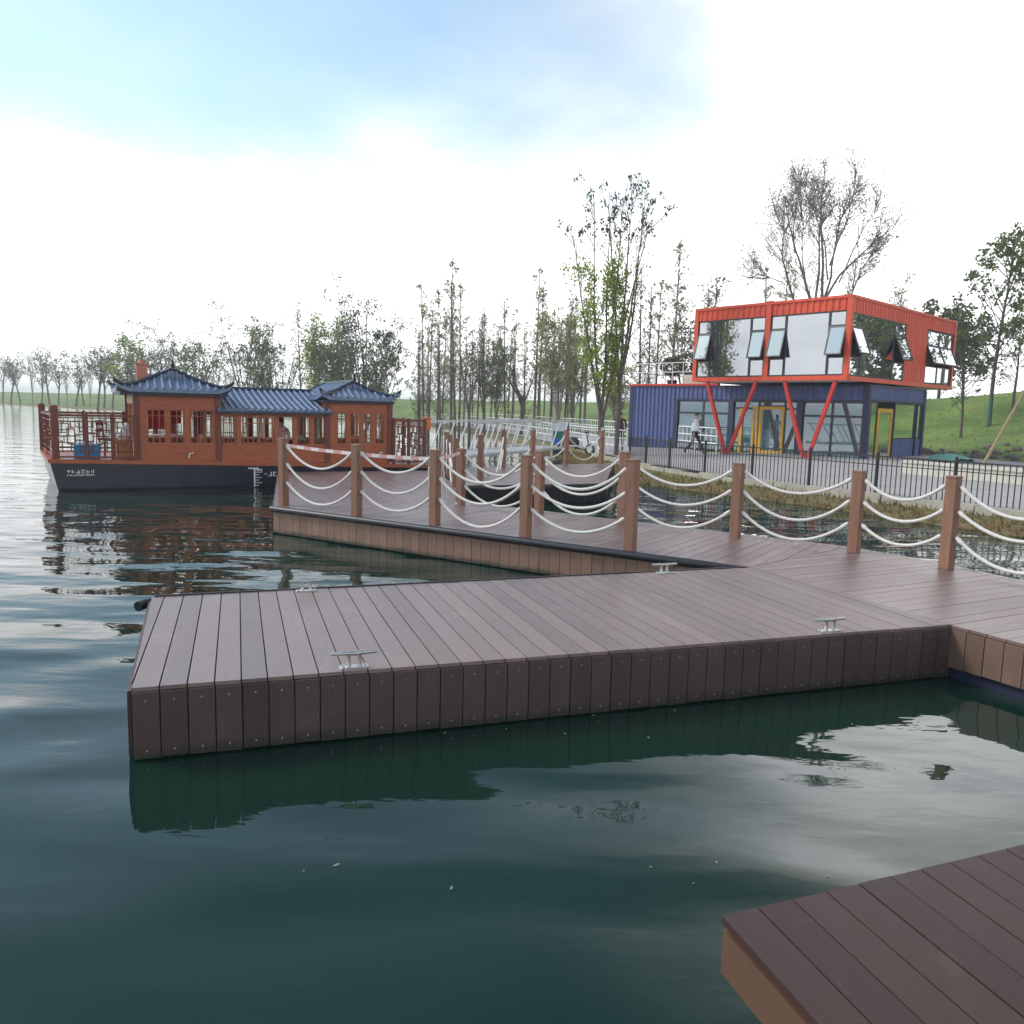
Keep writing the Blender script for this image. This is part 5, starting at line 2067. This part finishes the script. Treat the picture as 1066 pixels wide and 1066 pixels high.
dress_head(P2, 1.02, 0.03)
hands(P2, 1.02, [J2[18], J2[22]], [(0.8, -0.3, -0.3), (0.8, 0.3, -0.3)])
# seated passenger in the saloon
J3 = [(0, 0, 0.52), (0, 0, 0.68), (0.02, 0, 0.90), (0.03, 0, 1.00), (0.04, 0, 1.09), (0.06, 0, 1.19), (0.055, 0, 1.26),
      (0.05, 0.10, 0.50), (0.42, 0.12, 0.50), (0.42, 0.12, 0.09), (0.55, 0.12, 0.05), (0.05, -0.10, 0.50), (0.42, -0.12, 0.50), (0.42, -0.12, 0.09), (0.55, -0.12, 0.05),
      (0.02, 0.19, 0.94), (0.08, 0.22, 0.68), (0.30, 0.16, 0.62), (0.36, 0.14, 0.61), (0.02, -0.19, 0.94), (0.08, -0.22, 0.68), (0.30, -0.16, 0.62), (0.36, -0.14, 0.61)]


def sit_col(c):
    if c.z > 1.03:
        return 3
    if c.x > 0.26 and 0.57 < c.z < 0.7:
        return 3
    if c.z > 0.60:
        return 2
    return 1 if c.z > 0.10 else 0


px_, py_, pz_ = on_boat(5.05, 0.62)
P3 = person('person', 'dark haired passenger in a pale pink top sitting in the open part of the boat', J3, RD_, ED, ([M_black, M_trous, pm('pink_top', (0.70, 0.42, 0.44), None, 8, 0.8), M_skin], sit_col), (px_, py_, pz_ - 0.08), BA + 1.2, 0.92)
dress_head(P3, 0.92, 0.055, 1.19)
hands(P3, 0.92, [J3[18], J3[22]], [(1, 0, -0.1), (1, 0, -0.1)])
mb = MB()
mb.cham(-0.24, 0.24, -0.9, 0.9, 0.30, 0.37, 0.015)
for yy in (-0.8, 0.8):
    mb.box(-0.2, 0.2, yy - 0.04, yy + 0.04, 0, 0.30)
T = mb.build('saloon_bench', M_wred2)
T.location = (px_, py_, pz_)
T.rotation_euler = (0, 0, BA + 1.2)
tag(T, 'dark timber bench in the open part of the saloon, under the seated passenger', 'bench')

# ------------------------------------------------------------------ trees
class TB:
    """collects one tree: wood tubes and leaf faces"""

    def __init__(self, seed):
        self.r = random.Random(seed)
        self.w = MB()
        self.l = MB()

    def limb(self, p, d, L, r0, r1, n=6, sides=6, wob=0.06, up_=0.0, droop=0.0):
        pts, rs = [Vector(p)], [r0]
        d = Vector(d).normalized()
        for i in range(n):
            d = (d + Vector((self.r.uniform(-wob, wob), self.r.uniform(-wob, wob), self.r.uniform(-wob, wob) + up_ - droop * i / n))).normalized()
            pts.append(pts[-1] + d * (L / n))
            rs.append(r0 + (r1 - r0) * (i + 1) / n)
        self.w.tube(pts, rs, sides, cap=False)
        return pts, rs, d

    def leaf(self, c, s, flat=0.6):
        r = self.r
        n = Vector((r.uniform(-1, 1), r.uniform(-1, 1), r.uniform(-1, 1)))
        if n.length < 0.1:
            n = Vector((0, 0, 1))
        n.normalize()
        t = n.orthogonal().normalized()
        t.rotate(Matrix.Rotation(r.uniform(0, 6.28), 3, n))
        b_ = n.cross(t) * s * flat
        t = t * s
        self.l.add([c - t, c - b_, c + t * 0.9, c + b_], [(0, 1, 2, 3)])

    def clump(self, c, rad, n, s):
        for _ in range(n):
            v = Vector((self.r.gauss(0, 0.45), self.r.gauss(0, 0.45), self.r.gauss(0, 0.45))) * rad
            self.leaf(Vector(c) + v, s * self.r.uniform(0.6, 1.25))

    def side(self, d, ang):
        d = Vector(d).normalized()
        o = d.orthogonal().normalized()
        o.rotate(Matrix.Rotation(self.r.uniform(0, 2 * math.pi), 3, d))
        return (d * math.cos(ang) + o * math.sin(ang)).normalized()


def pt_at(pts, t):
    k = min(len(pts) - 2, int(t * (len(pts) - 1)))
    f = t * (len(pts) - 1) - k
    return pts[k].lerp(pts[k + 1], f), (pts[k + 1] - pts[k]).normalized()


def t_pole(seed, twigs=30, leafy=0.35, s=0.10):
    """slender straight young conifer without needles, 10 m"""
    T = TB(seed)
    pts, rs, _ = T.limb((0, 0, -0.2), (T.r.uniform(-.02, .02), T.r.uniform(-.02, .02), 1), 10.2, 0.085, 0.012, 12, 7, 0.012)
    for k in range(twigs):
        t = T.r.uniform(0.22, 0.97)
        p, d = pt_at(pts, t)
        L = (1.0 - t) * 1.9 + 0.25
        q, _, dd = T.limb(p, T.side(d, T.r.uniform(0.5, 0.95)), L * T.r.uniform(0.5, 1.0), 0.018, 0.005, 4, 4, 0.08, 0.10)
        for _ in range(5):
            pp, d2 = pt_at(q, T.r.uniform(0.2, 1.0))
            q2, _, _ = T.limb(pp, T.side(d2, 0.6), L * 0.35, 0.008, 0.003, 2, 3, 0.1, 0.1)
            if T.r.random() < leafy:
                T.clump(q2[-1], 0.12, 3, s * 0.8)
    return T


def t_upright(seed, nl=6, base=1.6, spread=0.32, leaf_n=5, leaf_s=0.13, top_bias=True, L=8.0, r=0.12, clump_r=0.28, fill=0.9):
    """several steep limbs from a short trunk, tufts of leaves towards the tips, 10 m"""
    T = TB(seed)
    pts, _, d0 = T.limb((0, 0, -0.2), (0, 0, 1), base + 0.2, r, r * 0.8, 4, 8, 0.03)
    for k in range(nl):
        p, d = pt_at(pts, T.r.uniform(0.65, 1.0))
        a = T.r.uniform(0.3, 1.0) * spread
        ln = L * T.r.uniform(0.65, 1.05)
        q, _, _ = T.limb(p, T.side((0, 0, 1), a), ln, r * 0.55, 0.014, 10, 6, 0.05, 0.03)
        for _ in range(11):
            t = T.r.uniform(0.25, 1.0)
            pp, d2 = pt_at(q, t)
            q2, _, _ = T.limb(pp, T.side(d2, T.r.uniform(0.35, 0.8)), ln * 0.22 * (1.25 - t * 0.6), 0.022, 0.006, 4, 4, 0.1, 0.08)
            for _ in range(3):
                p3, d3 = pt_at(q2, T.r.uniform(0.3, 1.0))
                q3, _, _ = T.limb(p3, T.side(d3, 0.6), ln * 0.08, 0.008, 0.004, 2, 3, 0.1)
                pr = fill * (t if top_bias else 1.0)
                if T.r.random() < pr:
                    T.clump(q3[-1], clump_r, leaf_n, leaf_s)
            if T.r.random() < fill:
                T.clump(q2[-1], clump_r, leaf_n + 2, leaf_s)
    return T


def t_vase(seed):
    """tall vase-shaped tree, nearly bare: two stems that part into long arching limbs, very fine twigs outside"""
    T = TB(seed)
    # limbs as (x, z) stations in metres, each with its own run in depth
    LIMBS = [
        ([(-0.35, -0.3), (-0.35, 3.6), (-0.22, 4.9), (-0.44, 6.4), (-0.87, 7.7), (-1.42, 9.0), (-1.96, 10.3), (-2.2, 11.2)], 0.17, 0.5),
        ([(-0.44, 6.4), (-0.38, 7.9), (-0.55, 9.6), (-0.55, 10.9), (-0.65, 12.3)], 0.085, -0.5),
        ([(-0.35, 3.9), (-0.98, 5.4), (-1.96, 7.0), (-2.6, 8.4), (-2.72, 9.7), (-3.5, 10.8)], 0.10, -0.9),
        ([(-1.42, 9.0), (-1.5, 10.2), (-1.3, 11.6), (-1.1, 12.6)], 0.05, 0.9),
        ([(0.35, -0.3), (0.35, 3.6), (0.22, 5.2), (0.1, 6.6), (0.05, 8.4), (-0.17, 9.9), (-0.33, 11.2), (-0.1, 12.6)], 0.17, 0.3),
        ([(0.26, 6.4), (0.7, 7.9), (0.87, 9.2), (1.3, 10.7), (1.85, 11.8), (2.4, 12.5)], 0.08, 1.0),
        ([(0.1, 8.2), (0.43, 9.5), (0.76, 10.3), (0.87, 11.7), (0.8, 12.7)], 0.06, -0.9),
        ([(0.37, 3.8), (0.98, 5.3), (1.63, 7.0), (2.0, 8.1), (2.55, 9.0)], 0.095, -0.6),
        ([(0.22, 6.6), (0.98, 7.9), (1.96, 8.7), (2.6, 9.2), (3.3, 9.8), (4.0, 10.2)], 0.075, 0.4),
        ([(-2.2, 7.5), (-3.0, 7.7), (-4.1, 7.9)], 0.025, 0.3),
        ([(-0.6, 7.2), (-0.9, 8.8), (-0.8, 10.4), (-0.9, 11.9)], 0.05, 1.4),
        ([(0.6, 7.4), (1.0, 8.8), (1.5, 9.9), (2.1, 10.6)], 0.045, -1.5),
        ([(-0.1, 7.5), (-0.6, 9.0), (-1.3, 10.2), (-2.4, 11.6)], 0.05, -1.6),
    ]
    for st, r0, dep in LIMBS:
        n = len(st)
        pts = []
        for i, (x, z) in enumerate(st):
            f = max(0, (z - 4) / 8.5)
            pts.append(Vector((x + T.r.uniform(-.04, .04), dep * f * 1.6 + T.r.uniform(-.05, .05), z)))
        fine = []
        for a_, b_ in zip(pts[:-1], pts[1:]):
            fine += [a_.lerp(b_, k / 3) + Vector((T.r.uniform(-.03, .03), T.r.uniform(-.03, .03), 0)) for k in range(3)]
        fine.append(pts[-1])
        m_ = len(fine) - 1
        T.w.tube(fine, [r0 + (0.014 - r0) * (i / m_) ** 0.8 for i in range(m_ + 1)], 7, cap=False)
        Lz = (pts[-1] - pts[0]).length
        for _ in range(int(6 + 3.2 * min(Lz, 8))):
            t = T.r.uniform(0.35, 1.0)
            p, d = pt_at(fine, t)
            if p.z < 6.5:
                continue
            L = T.r.uniform(0.9, 1.9) * (1.25 - 0.5 * t)
            q, _, _ = T.limb(p, T.side(d, T.r.uniform(0.35, 0.95)), L, 0.022, 0.007, 5, 4, 0.10, 0.05)
            for _ in range(7):
                pp, d2 = pt_at(q, T.r.uniform(0.25, 1.0))
                q2, _, _ = T.limb(pp, T.side(d2, T.r.uniform(0.4, 0.9)), L * 0.45, 0.009, 0.004, 3, 3, 0.12, 0.04)
                for _ in range(3):
                    p3, d3 = pt_at(q2, T.r.uniform(0.3, 1.0))
                    q3, _, _ = T.limb(p3, T.side(d3, 0.7), 0.28, 0.005, 0.003, 2, 3, 0.12)
                    if T.r.random() < 0.55:
                        T.clump(q3[-1], 0.12, 2, 0.05)
    return T


def t_round(seed, leaf_s=0.11, dens=13, spread=0.75, H=10.0, trunk=2.6):
    """single trunk with an open oval crown made of separate round leaf clusters, 10 m"""
    T = TB(seed)
    pts, rs, _ = T.limb((0, 0, -0.2), (0, 0, 1), H * 0.96, 0.13, 0.02, 10, 8, 0.035)
    for k in range(34):
        t = T.r.uniform(trunk / H, 0.98)
        p, d = pt_at(pts, t)
        L = H * 0.30 * math.sin(math.pi * min(1, 0.22 + 0.78 * (t - trunk / H) / (1 - trunk / H)) ** 0.8) + 0.5
        q, _, _ = T.limb(p, T.side((0, 0, 1), T.r.uniform(0.45, spread + 0.25)), L, 0.032, 0.008, 5, 5, 0.08, 0.05)
        for _ in range(6):
            pp, d2 = pt_at(q, T.r.uniform(0.25, 1.0))
            q2, _, _ = T.limb(pp, T.side(d2, 0.7), 0.5, 0.010, 0.004, 2, 3, 0.1)
            if T.r.random() < 0.8:
                T.clump(q2[-1], 0.24, dens, leaf_s)
        T.clump(q[-1], 0.26, dens + 2, leaf_s)
    return T


def t_bushy(seed, n=900, s=0.22, rx=2.4, rz=4.2, zc=5.6, base=1.2):
    """dense low-branched crown, 10 m"""
    T = TB(seed)
    pts, _, _ = T.limb((0, 0, -0.2), (0, 0, 1), zc + 1.5, 0.14, 0.03, 8, 7, 0.04)
    for k in range(26):
        p, d = pt_at(pts, T.r.uniform(0.15, 1.0))
        th = T.r.uniform(0, 6.28)
        rr_ = T.r.uniform(0.45, 1.0)
        zt = zc + rz * T.r.uniform(-0.8, 1.0)
        w_ = math.sqrt(max(0.05, 1 - ((zt - zc) / rz) ** 2))
        e = Vector((rx * rr_ * w_ * math.cos(th), rx * rr_ * w_ * math.sin(th), zt))
        q, _, _ = T.limb(p, e - p, (e - p).length, 0.04, 0.008, 6, 5, 0.06)
        for _ in range(int(n / 26 / 8)):
            pp, _ = pt_at(q, T.r.uniform(0.35, 1.0))
            T.clump(pp, 0.65, 8, s)
        T.clump(e, 0.7, 10, s)
    return T


def t_lolly(seed, leaf_s=0.12, n=10):
    """slightly crooked far tree: bare lower trunk and a loose crown, 8 m"""
    T = TB(seed)
    pts, _, d = T.limb((0, 0, -0.2), (T.r.uniform(-.15, .15), 0, 1), 3.6, 0.12, 0.09, 6, 7, 0.10)
    for k in range(8):
        p, dd = pt_at(pts, T.r.uniform(0.6, 1.0))
        q, _, _ = T.limb(p, T.side((0, 0, 1), T.r.uniform(0.15, 0.75)), T.r.uniform(2.2, 4.2), 0.05, 0.012, 7, 5, 0.09, 0.05)
        for _ in range(9):
            pp, d2 = pt_at(q, T.r.uniform(0.2, 1.0))
            q2, _, _ = T.limb(pp, T.side(d2, 0.7), 0.9, 0.014, 0.005, 3, 3, 0.12)
            if T.r.random() < 0.85:
                T.clump(q2[-1], 0.42, n, leaf_s)
    return T


def t_gingko(seed):
    """tall tree of many steep stems: bare lower stems, lime leaves along the middle, dark tufts on top, 14 m"""
    T = TB(seed)
    dark = MB()
    pts, _, _ = T.limb((0, 0, -0.2), (-0.05, 0, 1), 2.4, 0.24, 0.20, 4, 9, 0.03)
    pts2, _, _ = T.limb((1.0, 0.2, -0.2), (0.05, 0, 1), 4.4, 0.17, 0.13, 5, 8, 0.03)
    spec = [(pts, -0.20), (pts, -0.10), (pts, 0.02), (pts, 0.10), (pts, 0.18), (pts2, 0.03), (pts2, 0.14), (pts2, 0.24), (pts2, -0.10)]
    for i, (pp_, lean) in enumerate(spec):
        p, _ = pt_at(pp_, T.r.uniform(0.7, 1.0))
        ln = 13.6 - p.z - abs(lean) * 6 + T.r.uniform(-1.2, 0.3)
        q, _, _ = T.limb(p, (lean * 1.3, T.r.uniform(-0.14, 0.14), 1), ln, 0.10, 0.015, 12, 6, 0.035, 0.02)
        for _ in range(26):
            t = T.r.uniform(0.06, 1.0)
            b0_, d2 = pt_at(q, t)
            q2, _, _ = T.limb(b0_, T.side(d2, T.r.uniform(0.3, 0.75)), T.r.uniform(0.7, 1.7), 0.022, 0.006, 4, 4, 0.09, 0.08)
            for _ in range(3):
                p3, d3 = pt_at(q2, T.r.uniform(0.3, 1))
                q3, _, _ = T.limb(p3, T.side(d3, 0.6), 0.45, 0.008, 0.004, 2, 3, 0.1)
                z = q3[-1].z
                x = q3[-1].x
                if 2.4 < z < 10.0 and x < 1.3 and T.r.random() < 0.95:
                    T.clump(q3[-1], 0.40, 17, 0.10)
                elif z > 11.2 and T.r.random() < 0.55:
                    keep = T.l
                    T.l = dark
                    T.clump(q3[-1], 0.26, 10, 0.10)
                    T.l = keep
                elif T.r.random() < 0.3:
                    T.clump(q3[-1], 0.22, 4, 0.08)
    T.dark = dark
    return T


PROTO, NOM = {}, {}


def proto(key, T, wood, leafm):
    """mesh data of one kind, shared by every tree of that kind"""
    a = T.w.build('trunk', wood)
    b_ = T.l.build('crown', leafm) if T.l.v else None
    c_ = T.dark.build('tip_foliage', L_dark) if getattr(T, 'dark', None) else None
    NOM[key] = max(v[2] for v in T.w.v)
    PROTO[key] = (a.data, b_.data if b_ else None, c_.data if c_ else None)
    for o in (a, b_, c_):
        if o:
            bpy.data.objects.remove(o)


for k in range(4):
    proto('pole%d' % k, t_pole(100 + k, 46 + 6 * k, 0.40), M_barkred if k % 2 else M_bark, L_pale if k % 2 else L_mid)
for k in range(3):
    proto('tuft%d' % k, t_upright(200 + k, 6 + k, 1.8, 0.34, 7, 0.085), M_bark, L_dark)
for k in range(3):
    proto('lime%d' % k, t_upright(220 + k, 8, 1.0, 0.26, 9, 0.10, False, 7.6, 0.10, 0.32, 0.95), M_barkpale, L_lime if k == 0 else L_mid if k == 1 else L_pale)
for k in range(4):
    proto('far%d' % k, t_lolly(240 + k), M_bark, L_mid if k == 1 else L_dark)
for k in range(2):
    proto('faint%d' % k, t_upright(260 + k, 5, 2.2, 0.28, 3, 0.10, True, 7.4, 0.08, 0.25, 0.5), M_barkpale, L_pale)
proto('round0', t_round(280), M_bark, L_mid)
proto('round1', t_round(281, 0.10, 11, 0.9), M_bark, L_dark)
proto('bushy0', t_bushy(290, 1500, 0.20), M_bark, L_lime)
proto('bushy1', t_bushy(291, 1500, 0.20, 3.2, 3.0, 5.0), M_bark, L_dark)
proto('vase', t_vase(301), M_barkpale, L_dark)
proto('gingko', t_gingko(310), M_bark, L_lime)
proto('fork', t_upright(320, 4, 3.2, 0.55, 3, 0.10, True, 5.2, 0.13, 0.22, 0.45), M_bark, L_dark)
rt_ = random.Random(77)
wrap_me = None


def tree(key, px, Y, ytop, name, label, group=None, wrap=False, widen=1.0, rot=None, Hnom=None):
    x, y, _ = at_y(px, 425, Y)
    z = gz(x, y)
    # height from the photograph's crown top
    _, _, zt = at_y(px, ytop, Y)
    h = zt - z
    nom = NOM[key]
    s = h / nom
    R = root(name, label, 'tree', (x, y, z), rot if rot is not None else rt_.uniform(0, 6.28), group)
    R.scale = (s * widen, s * widen, s)
    names = ('trunk', 'crown', 'tip_foliage')
    for n_, d in zip(names, PROTO[key]):
        if d is not None:
            o = bpy.data.objects.new(n_, d)
            COL.objects.link(o)
            o.parent = R
    if wrap:
        mb = MB()
        r_ = 0.105
        mb.tube([(0, 0, 0.02), (0, 0, 0.7), (0, 0, 1.35)], [r_ * 1.15, r_ * 1.06, r_], 10)
        mb.build('trunk_wrap', M_wrap, R)
    return R


# far row beyond the lake, left edge
for k, (px, yt, kk, Y) in enumerate(((3, 372, 'far0', 200), (12, 366, 'far1', 196), (22, 370, 'far2', 190), (34, 358, 'faint0', 186), (43, 370, 'far3', 180), (52, 362, 'far0', 176), (61, 372, 'far2', 172), (70, 366, 'faint1', 168), (79, 362, 'far1', 162), (88, 374, 'far3', 170), (94, 368, 'faint0', 158))):
    tree(kk, px, Y, yt, 'bank_tree', 'thin grey green tree in the far row across the lake, left of the boat', 'far row of trees across the lake')
tree('far2', 101, 142, 356, 'bank_tree', 'crooked dark tree on the far lawn above the bow railing')
tree('far3', 108, 150, 361, 'bank_tree', 'dark tree with a rounded crown on the far lawn, left of the bright green one')
tree('far0', 117, 146, 360, 'bank_tree', 'slim dark tree on the far lawn touching the bright green one')
tree('bushy0', 134, 140, 350, 'green_tree', 'dense bright green tree on the far bank left of the boat flue', widen=1.25)
tree('tuft0', 150, 120, 336, 'bank_tree', 'tall dark tufted tree rising directly behind the boat flue')
tree('tuft1', 166, 118, 334, 'bank_tree', 'tall dark tufted tree behind the front pavilion roof, left of its ridge')
tree('tuft2', 182, 116, 335, 'bank_tree', 'tall dark tufted tree directly above the front roof finial')
tree('far1', 196, 112, 350, 'bank_tree', 'mid green tree behind the right slope of the front pavilion roof')
tree('far0', 211, 120, 356, 'bank_tree', 'grey tree with a smudged crown behind the right corner of the front roof')
tree('faint0', 224, 116, 345, 'bank_tree', 'pale nearly bare tree behind the gap after the front roof')
tree('faint1', 238, 110, 342, 'bank_tree', 'pale nearly bare tree left of the olive tree behind the saloon roof')
tree('tuft1', 256, 92, 316, 'bank_tree', 'tall dark tufted tree behind the left part of the saloon roof')
tree('lime1', 270, 88, 330, 'bank_tree', 'olive green tree with steep stems behind the saloon roof', widen=0.9)
tree('tuft0', 291, 96, 330, 'bank_tree', 'dark slender tree behind the middle of the saloon roof')
tree('pole2', 315, 94, 312, 'bare_tree', 'bare straight tree behind the right end of the saloon roof')
tree('lime0', 331, 84, 326, 'green_tree', 'lime green tree behind the left edge of the rear pavilion roof', widen=0.95)
tree('lime1', 347, 82, 332, 'green_tree', 'mid green tree above the ridge of the rear pavilion roof', widen=1.0)
tree('lime0', 362, 86, 330, 'green_tree', 'lime green tree just right of the rear roof finial', widen=0.9)
tree('tuft2', 381, 76, 291, 'bank_tree', 'tallest dark tufted tree behind the right slope of the rear pavilion roof')
tree('lime1', 392, 80, 345, 'green_tree', 'mid green tree at the right corner of the rear roof', widen=0.9)
tree('round1', 405, 70, 343, 'bank_tree', 'small round crowned tree standing just right of the rear roof', widen=0.8)
# grove of slender poles
GR = 'slender bare trees in the grove between the boat and the building'
GL = 'slender bare upright tree in the grove between the boat and the building'
grove = [(436, 70, 348), (441, 66, 292), (446, 74, 312), (455, 68, 300), (459, 60, 332), (470, 64, 266), (474, 72, 292), (478, 66, 294), (483, 74, 340), (488, 58, 340), (497, 70, 330), (503, 64, 325), (511, 72, 345), (517, 66, 338), (526, 62, 308), (533, 70, 338), (545, 66, 345), (556, 62, 276), (560, 70, 290), (566, 74, 325), (573, 66, 322), (580, 72, 330), (588, 62, 300), (597, 68, 308), (604, 60, 320), (609, 72, 290)]
for k, (px, Y, yt) in enumerate(grove):
    tree('pole%d' % (k % 4), px, Y, yt, 'bare_tree', GL, GR, widen=1.1)
for k in range(16):
    px = 434 + k * 11.5 + rt_.uniform(-4, 4)
    tree('pole%d' % (k % 4), px, rt_.uniform(78, 92), rt_.uniform(318, 368), 'bare_tree', GL, GR, widen=1.1)
tree('fork', 489, 56, 352, 'bank_tree', 'dark stunted tree with a small tufted head, in the grove above the gangway', wrap=True)
tree('tuft0', 505, 60, 332, 'bank_tree', 'dark leafy tree in the grove, left of the forked one')
tree('lime1', 516, 64, 350, 'bank_tree', 'small green leafy tree in the middle of the grove', widen=0.8)
tree('fork', 543, 58, 350, 'bank_tree', 'wide forked tree with two bare arms in the grove', widen=1.2)
tree('lime2', 582, 56, 318, 'pale_tree', 'pale yellowish leafy tree in the right part of the grove', widen=0.85)
tree('lime2', 596, 60, 338, 'pale_tree', 'low pale yellowish tree beside the tall lime leaved tree', widen=0.9)
# around the building
G_ = tree('gingko', 628, 34.2, 178, 'gingko_tree', 'tall many stemmed tree with lime leaves and dark tips, left of the building', rot=0.1, wrap=False, widen=0.80)
mb = MB()
mb.tube([(0, 0, 0.02), (-0.01, 0, 0.8), (-0.03, 0, 1.5)], [0.265, 0.255, 0.245], 12)
mb.build('trunk_whitewash', M_white, G_)
tree('lime2', 640, 50, 372, 'green_tree', 'low yellow green tree under the tall many stemmed one', widen=1.3)
for px, Y, yt in ((666, 62, 280), (674, 58, 292), (683, 60, 290), (699, 56, 250), (734, 60, 295), (742, 64, 285), (789, 60, 275), (811, 62, 268), (820, 66, 282), (874, 62, 288)):
    tree('pole%d' % (int(px) % 4), px, Y, yt, 'bare_tree', 'bare straight tree rising behind the roof of the container building', 'bare trees behind the container building', widen=1.2)
tree('tuft1', 714, 58, 284, 'bank_tree', 'dark branching tree between the roof terrace and the red box')
tree('vase', 847, 52, 148, 'bare_tree', 'great spreading vase shaped tree, almost bare, towering behind the red box', rot=0.0, widen=0.84)
tree('faint0', 925, 62, 285, 'bank_tree', 'small faint tree behind the right end of the red roof')
tree('bushy1', 976, 60, 318, 'evergreen_tree', 'dense dark evergreen behind the far corner of the red box')
tree('bushy1', 1001, 64, 330, 'evergreen_tree', 'lower dark evergreen right of the red box')
tree('round0', 1031, 48, 238, 'leafy_tree', 'tall leafy tree with round clusters on the hill near the right edge', widen=0.95, wrap=True)
tree('round1', 1003, 46, 350, 'small_tree', 'small dark leafy tree on the hill crest beside the red box', widen=1.2)
tree('round1', 1054, 50, 330, 'small_tree', 'small leafy tree on the hill crest at the right edge', widen=1.3)
tree('round0', 1072, 46, 258, 'leafy_tree', 'leafy tree half cut by the right edge of the picture', widen=1.0)
# trees further along the hill, mirrored in the flank windows
for k, (x, y, kk, s) in enumerate(((27.5, 36.5, 'round0', 1.0), (31, 38.5, 'bushy1', 0.8), (35, 41, 'tuft0', 1.2), (38.5, 42, 'round1', 1.2), (42, 44, 'bushy1', 1.0), (33, 43.5, 'round0', 1.1), (47, 46, 'round1', 1.3))):
    R = root('leafy_tree', 'leafy tree on the hill beyond the right edge, seen mirrored in the flank windows', 'tree', (x, y, gz(x, y)), k * 1.3, 'trees beyond the right edge')
    R.scale = (s, s, s)
    for n_, d in zip(('trunk', 'crown'), PROTO[kk][:2]):
        o = bpy.data.objects.new(n_, d)
        COL.objects.link(o)
        o.parent = R
# props of two poles tied to some of the grove trees
for k, (px, Y) in enumerate(((441, 66), (470, 64), (526, 62), (556, 62), (588, 62))):
    x, y, _ = at_y(px, 425, Y)
    z = gz(x, y)
    mb = MB()
    for s in (-1, 1):
        mb.tube([(x + s * 1.0, y - 0.3, z - 0.1), (x + s * 0.05, y, z + 2.3)], 0.035, 6)
    mb.tube([(x - 0.5, y - 0.1, z + 1.7), (x + 0.5, y - 0.1, z + 1.7)], 0.03, 6)
    tag(mb.build('tree_prop', M_stake), 'pair of slanting bamboo props round a slender trunk in the grove', 'tree prop', 'bamboo props in the grove')

# ------------------------------------------------------------------ hazy air over the lake
m = bpy.data.materials.new('haze_air')
m.use_nodes = True
nt = m.node_tree
nt.nodes.remove(nt.nodes['Principled BSDF'])
pv = N(nt, 'ShaderNodeVolumePrincipled', i_Density=0.0009)
pv.inputs['Color'].default_value = (0.96, 0.97, 1.0, 1)
nt.links.new(pv.outputs[0], nt.nodes['Material Output'].inputs['Volume'])
MB().box(-3100, 3100, -1600, 3600, -3.2, 30).build('haze', m, kind='stuff')
scene.cycles.volume_bounces = 1
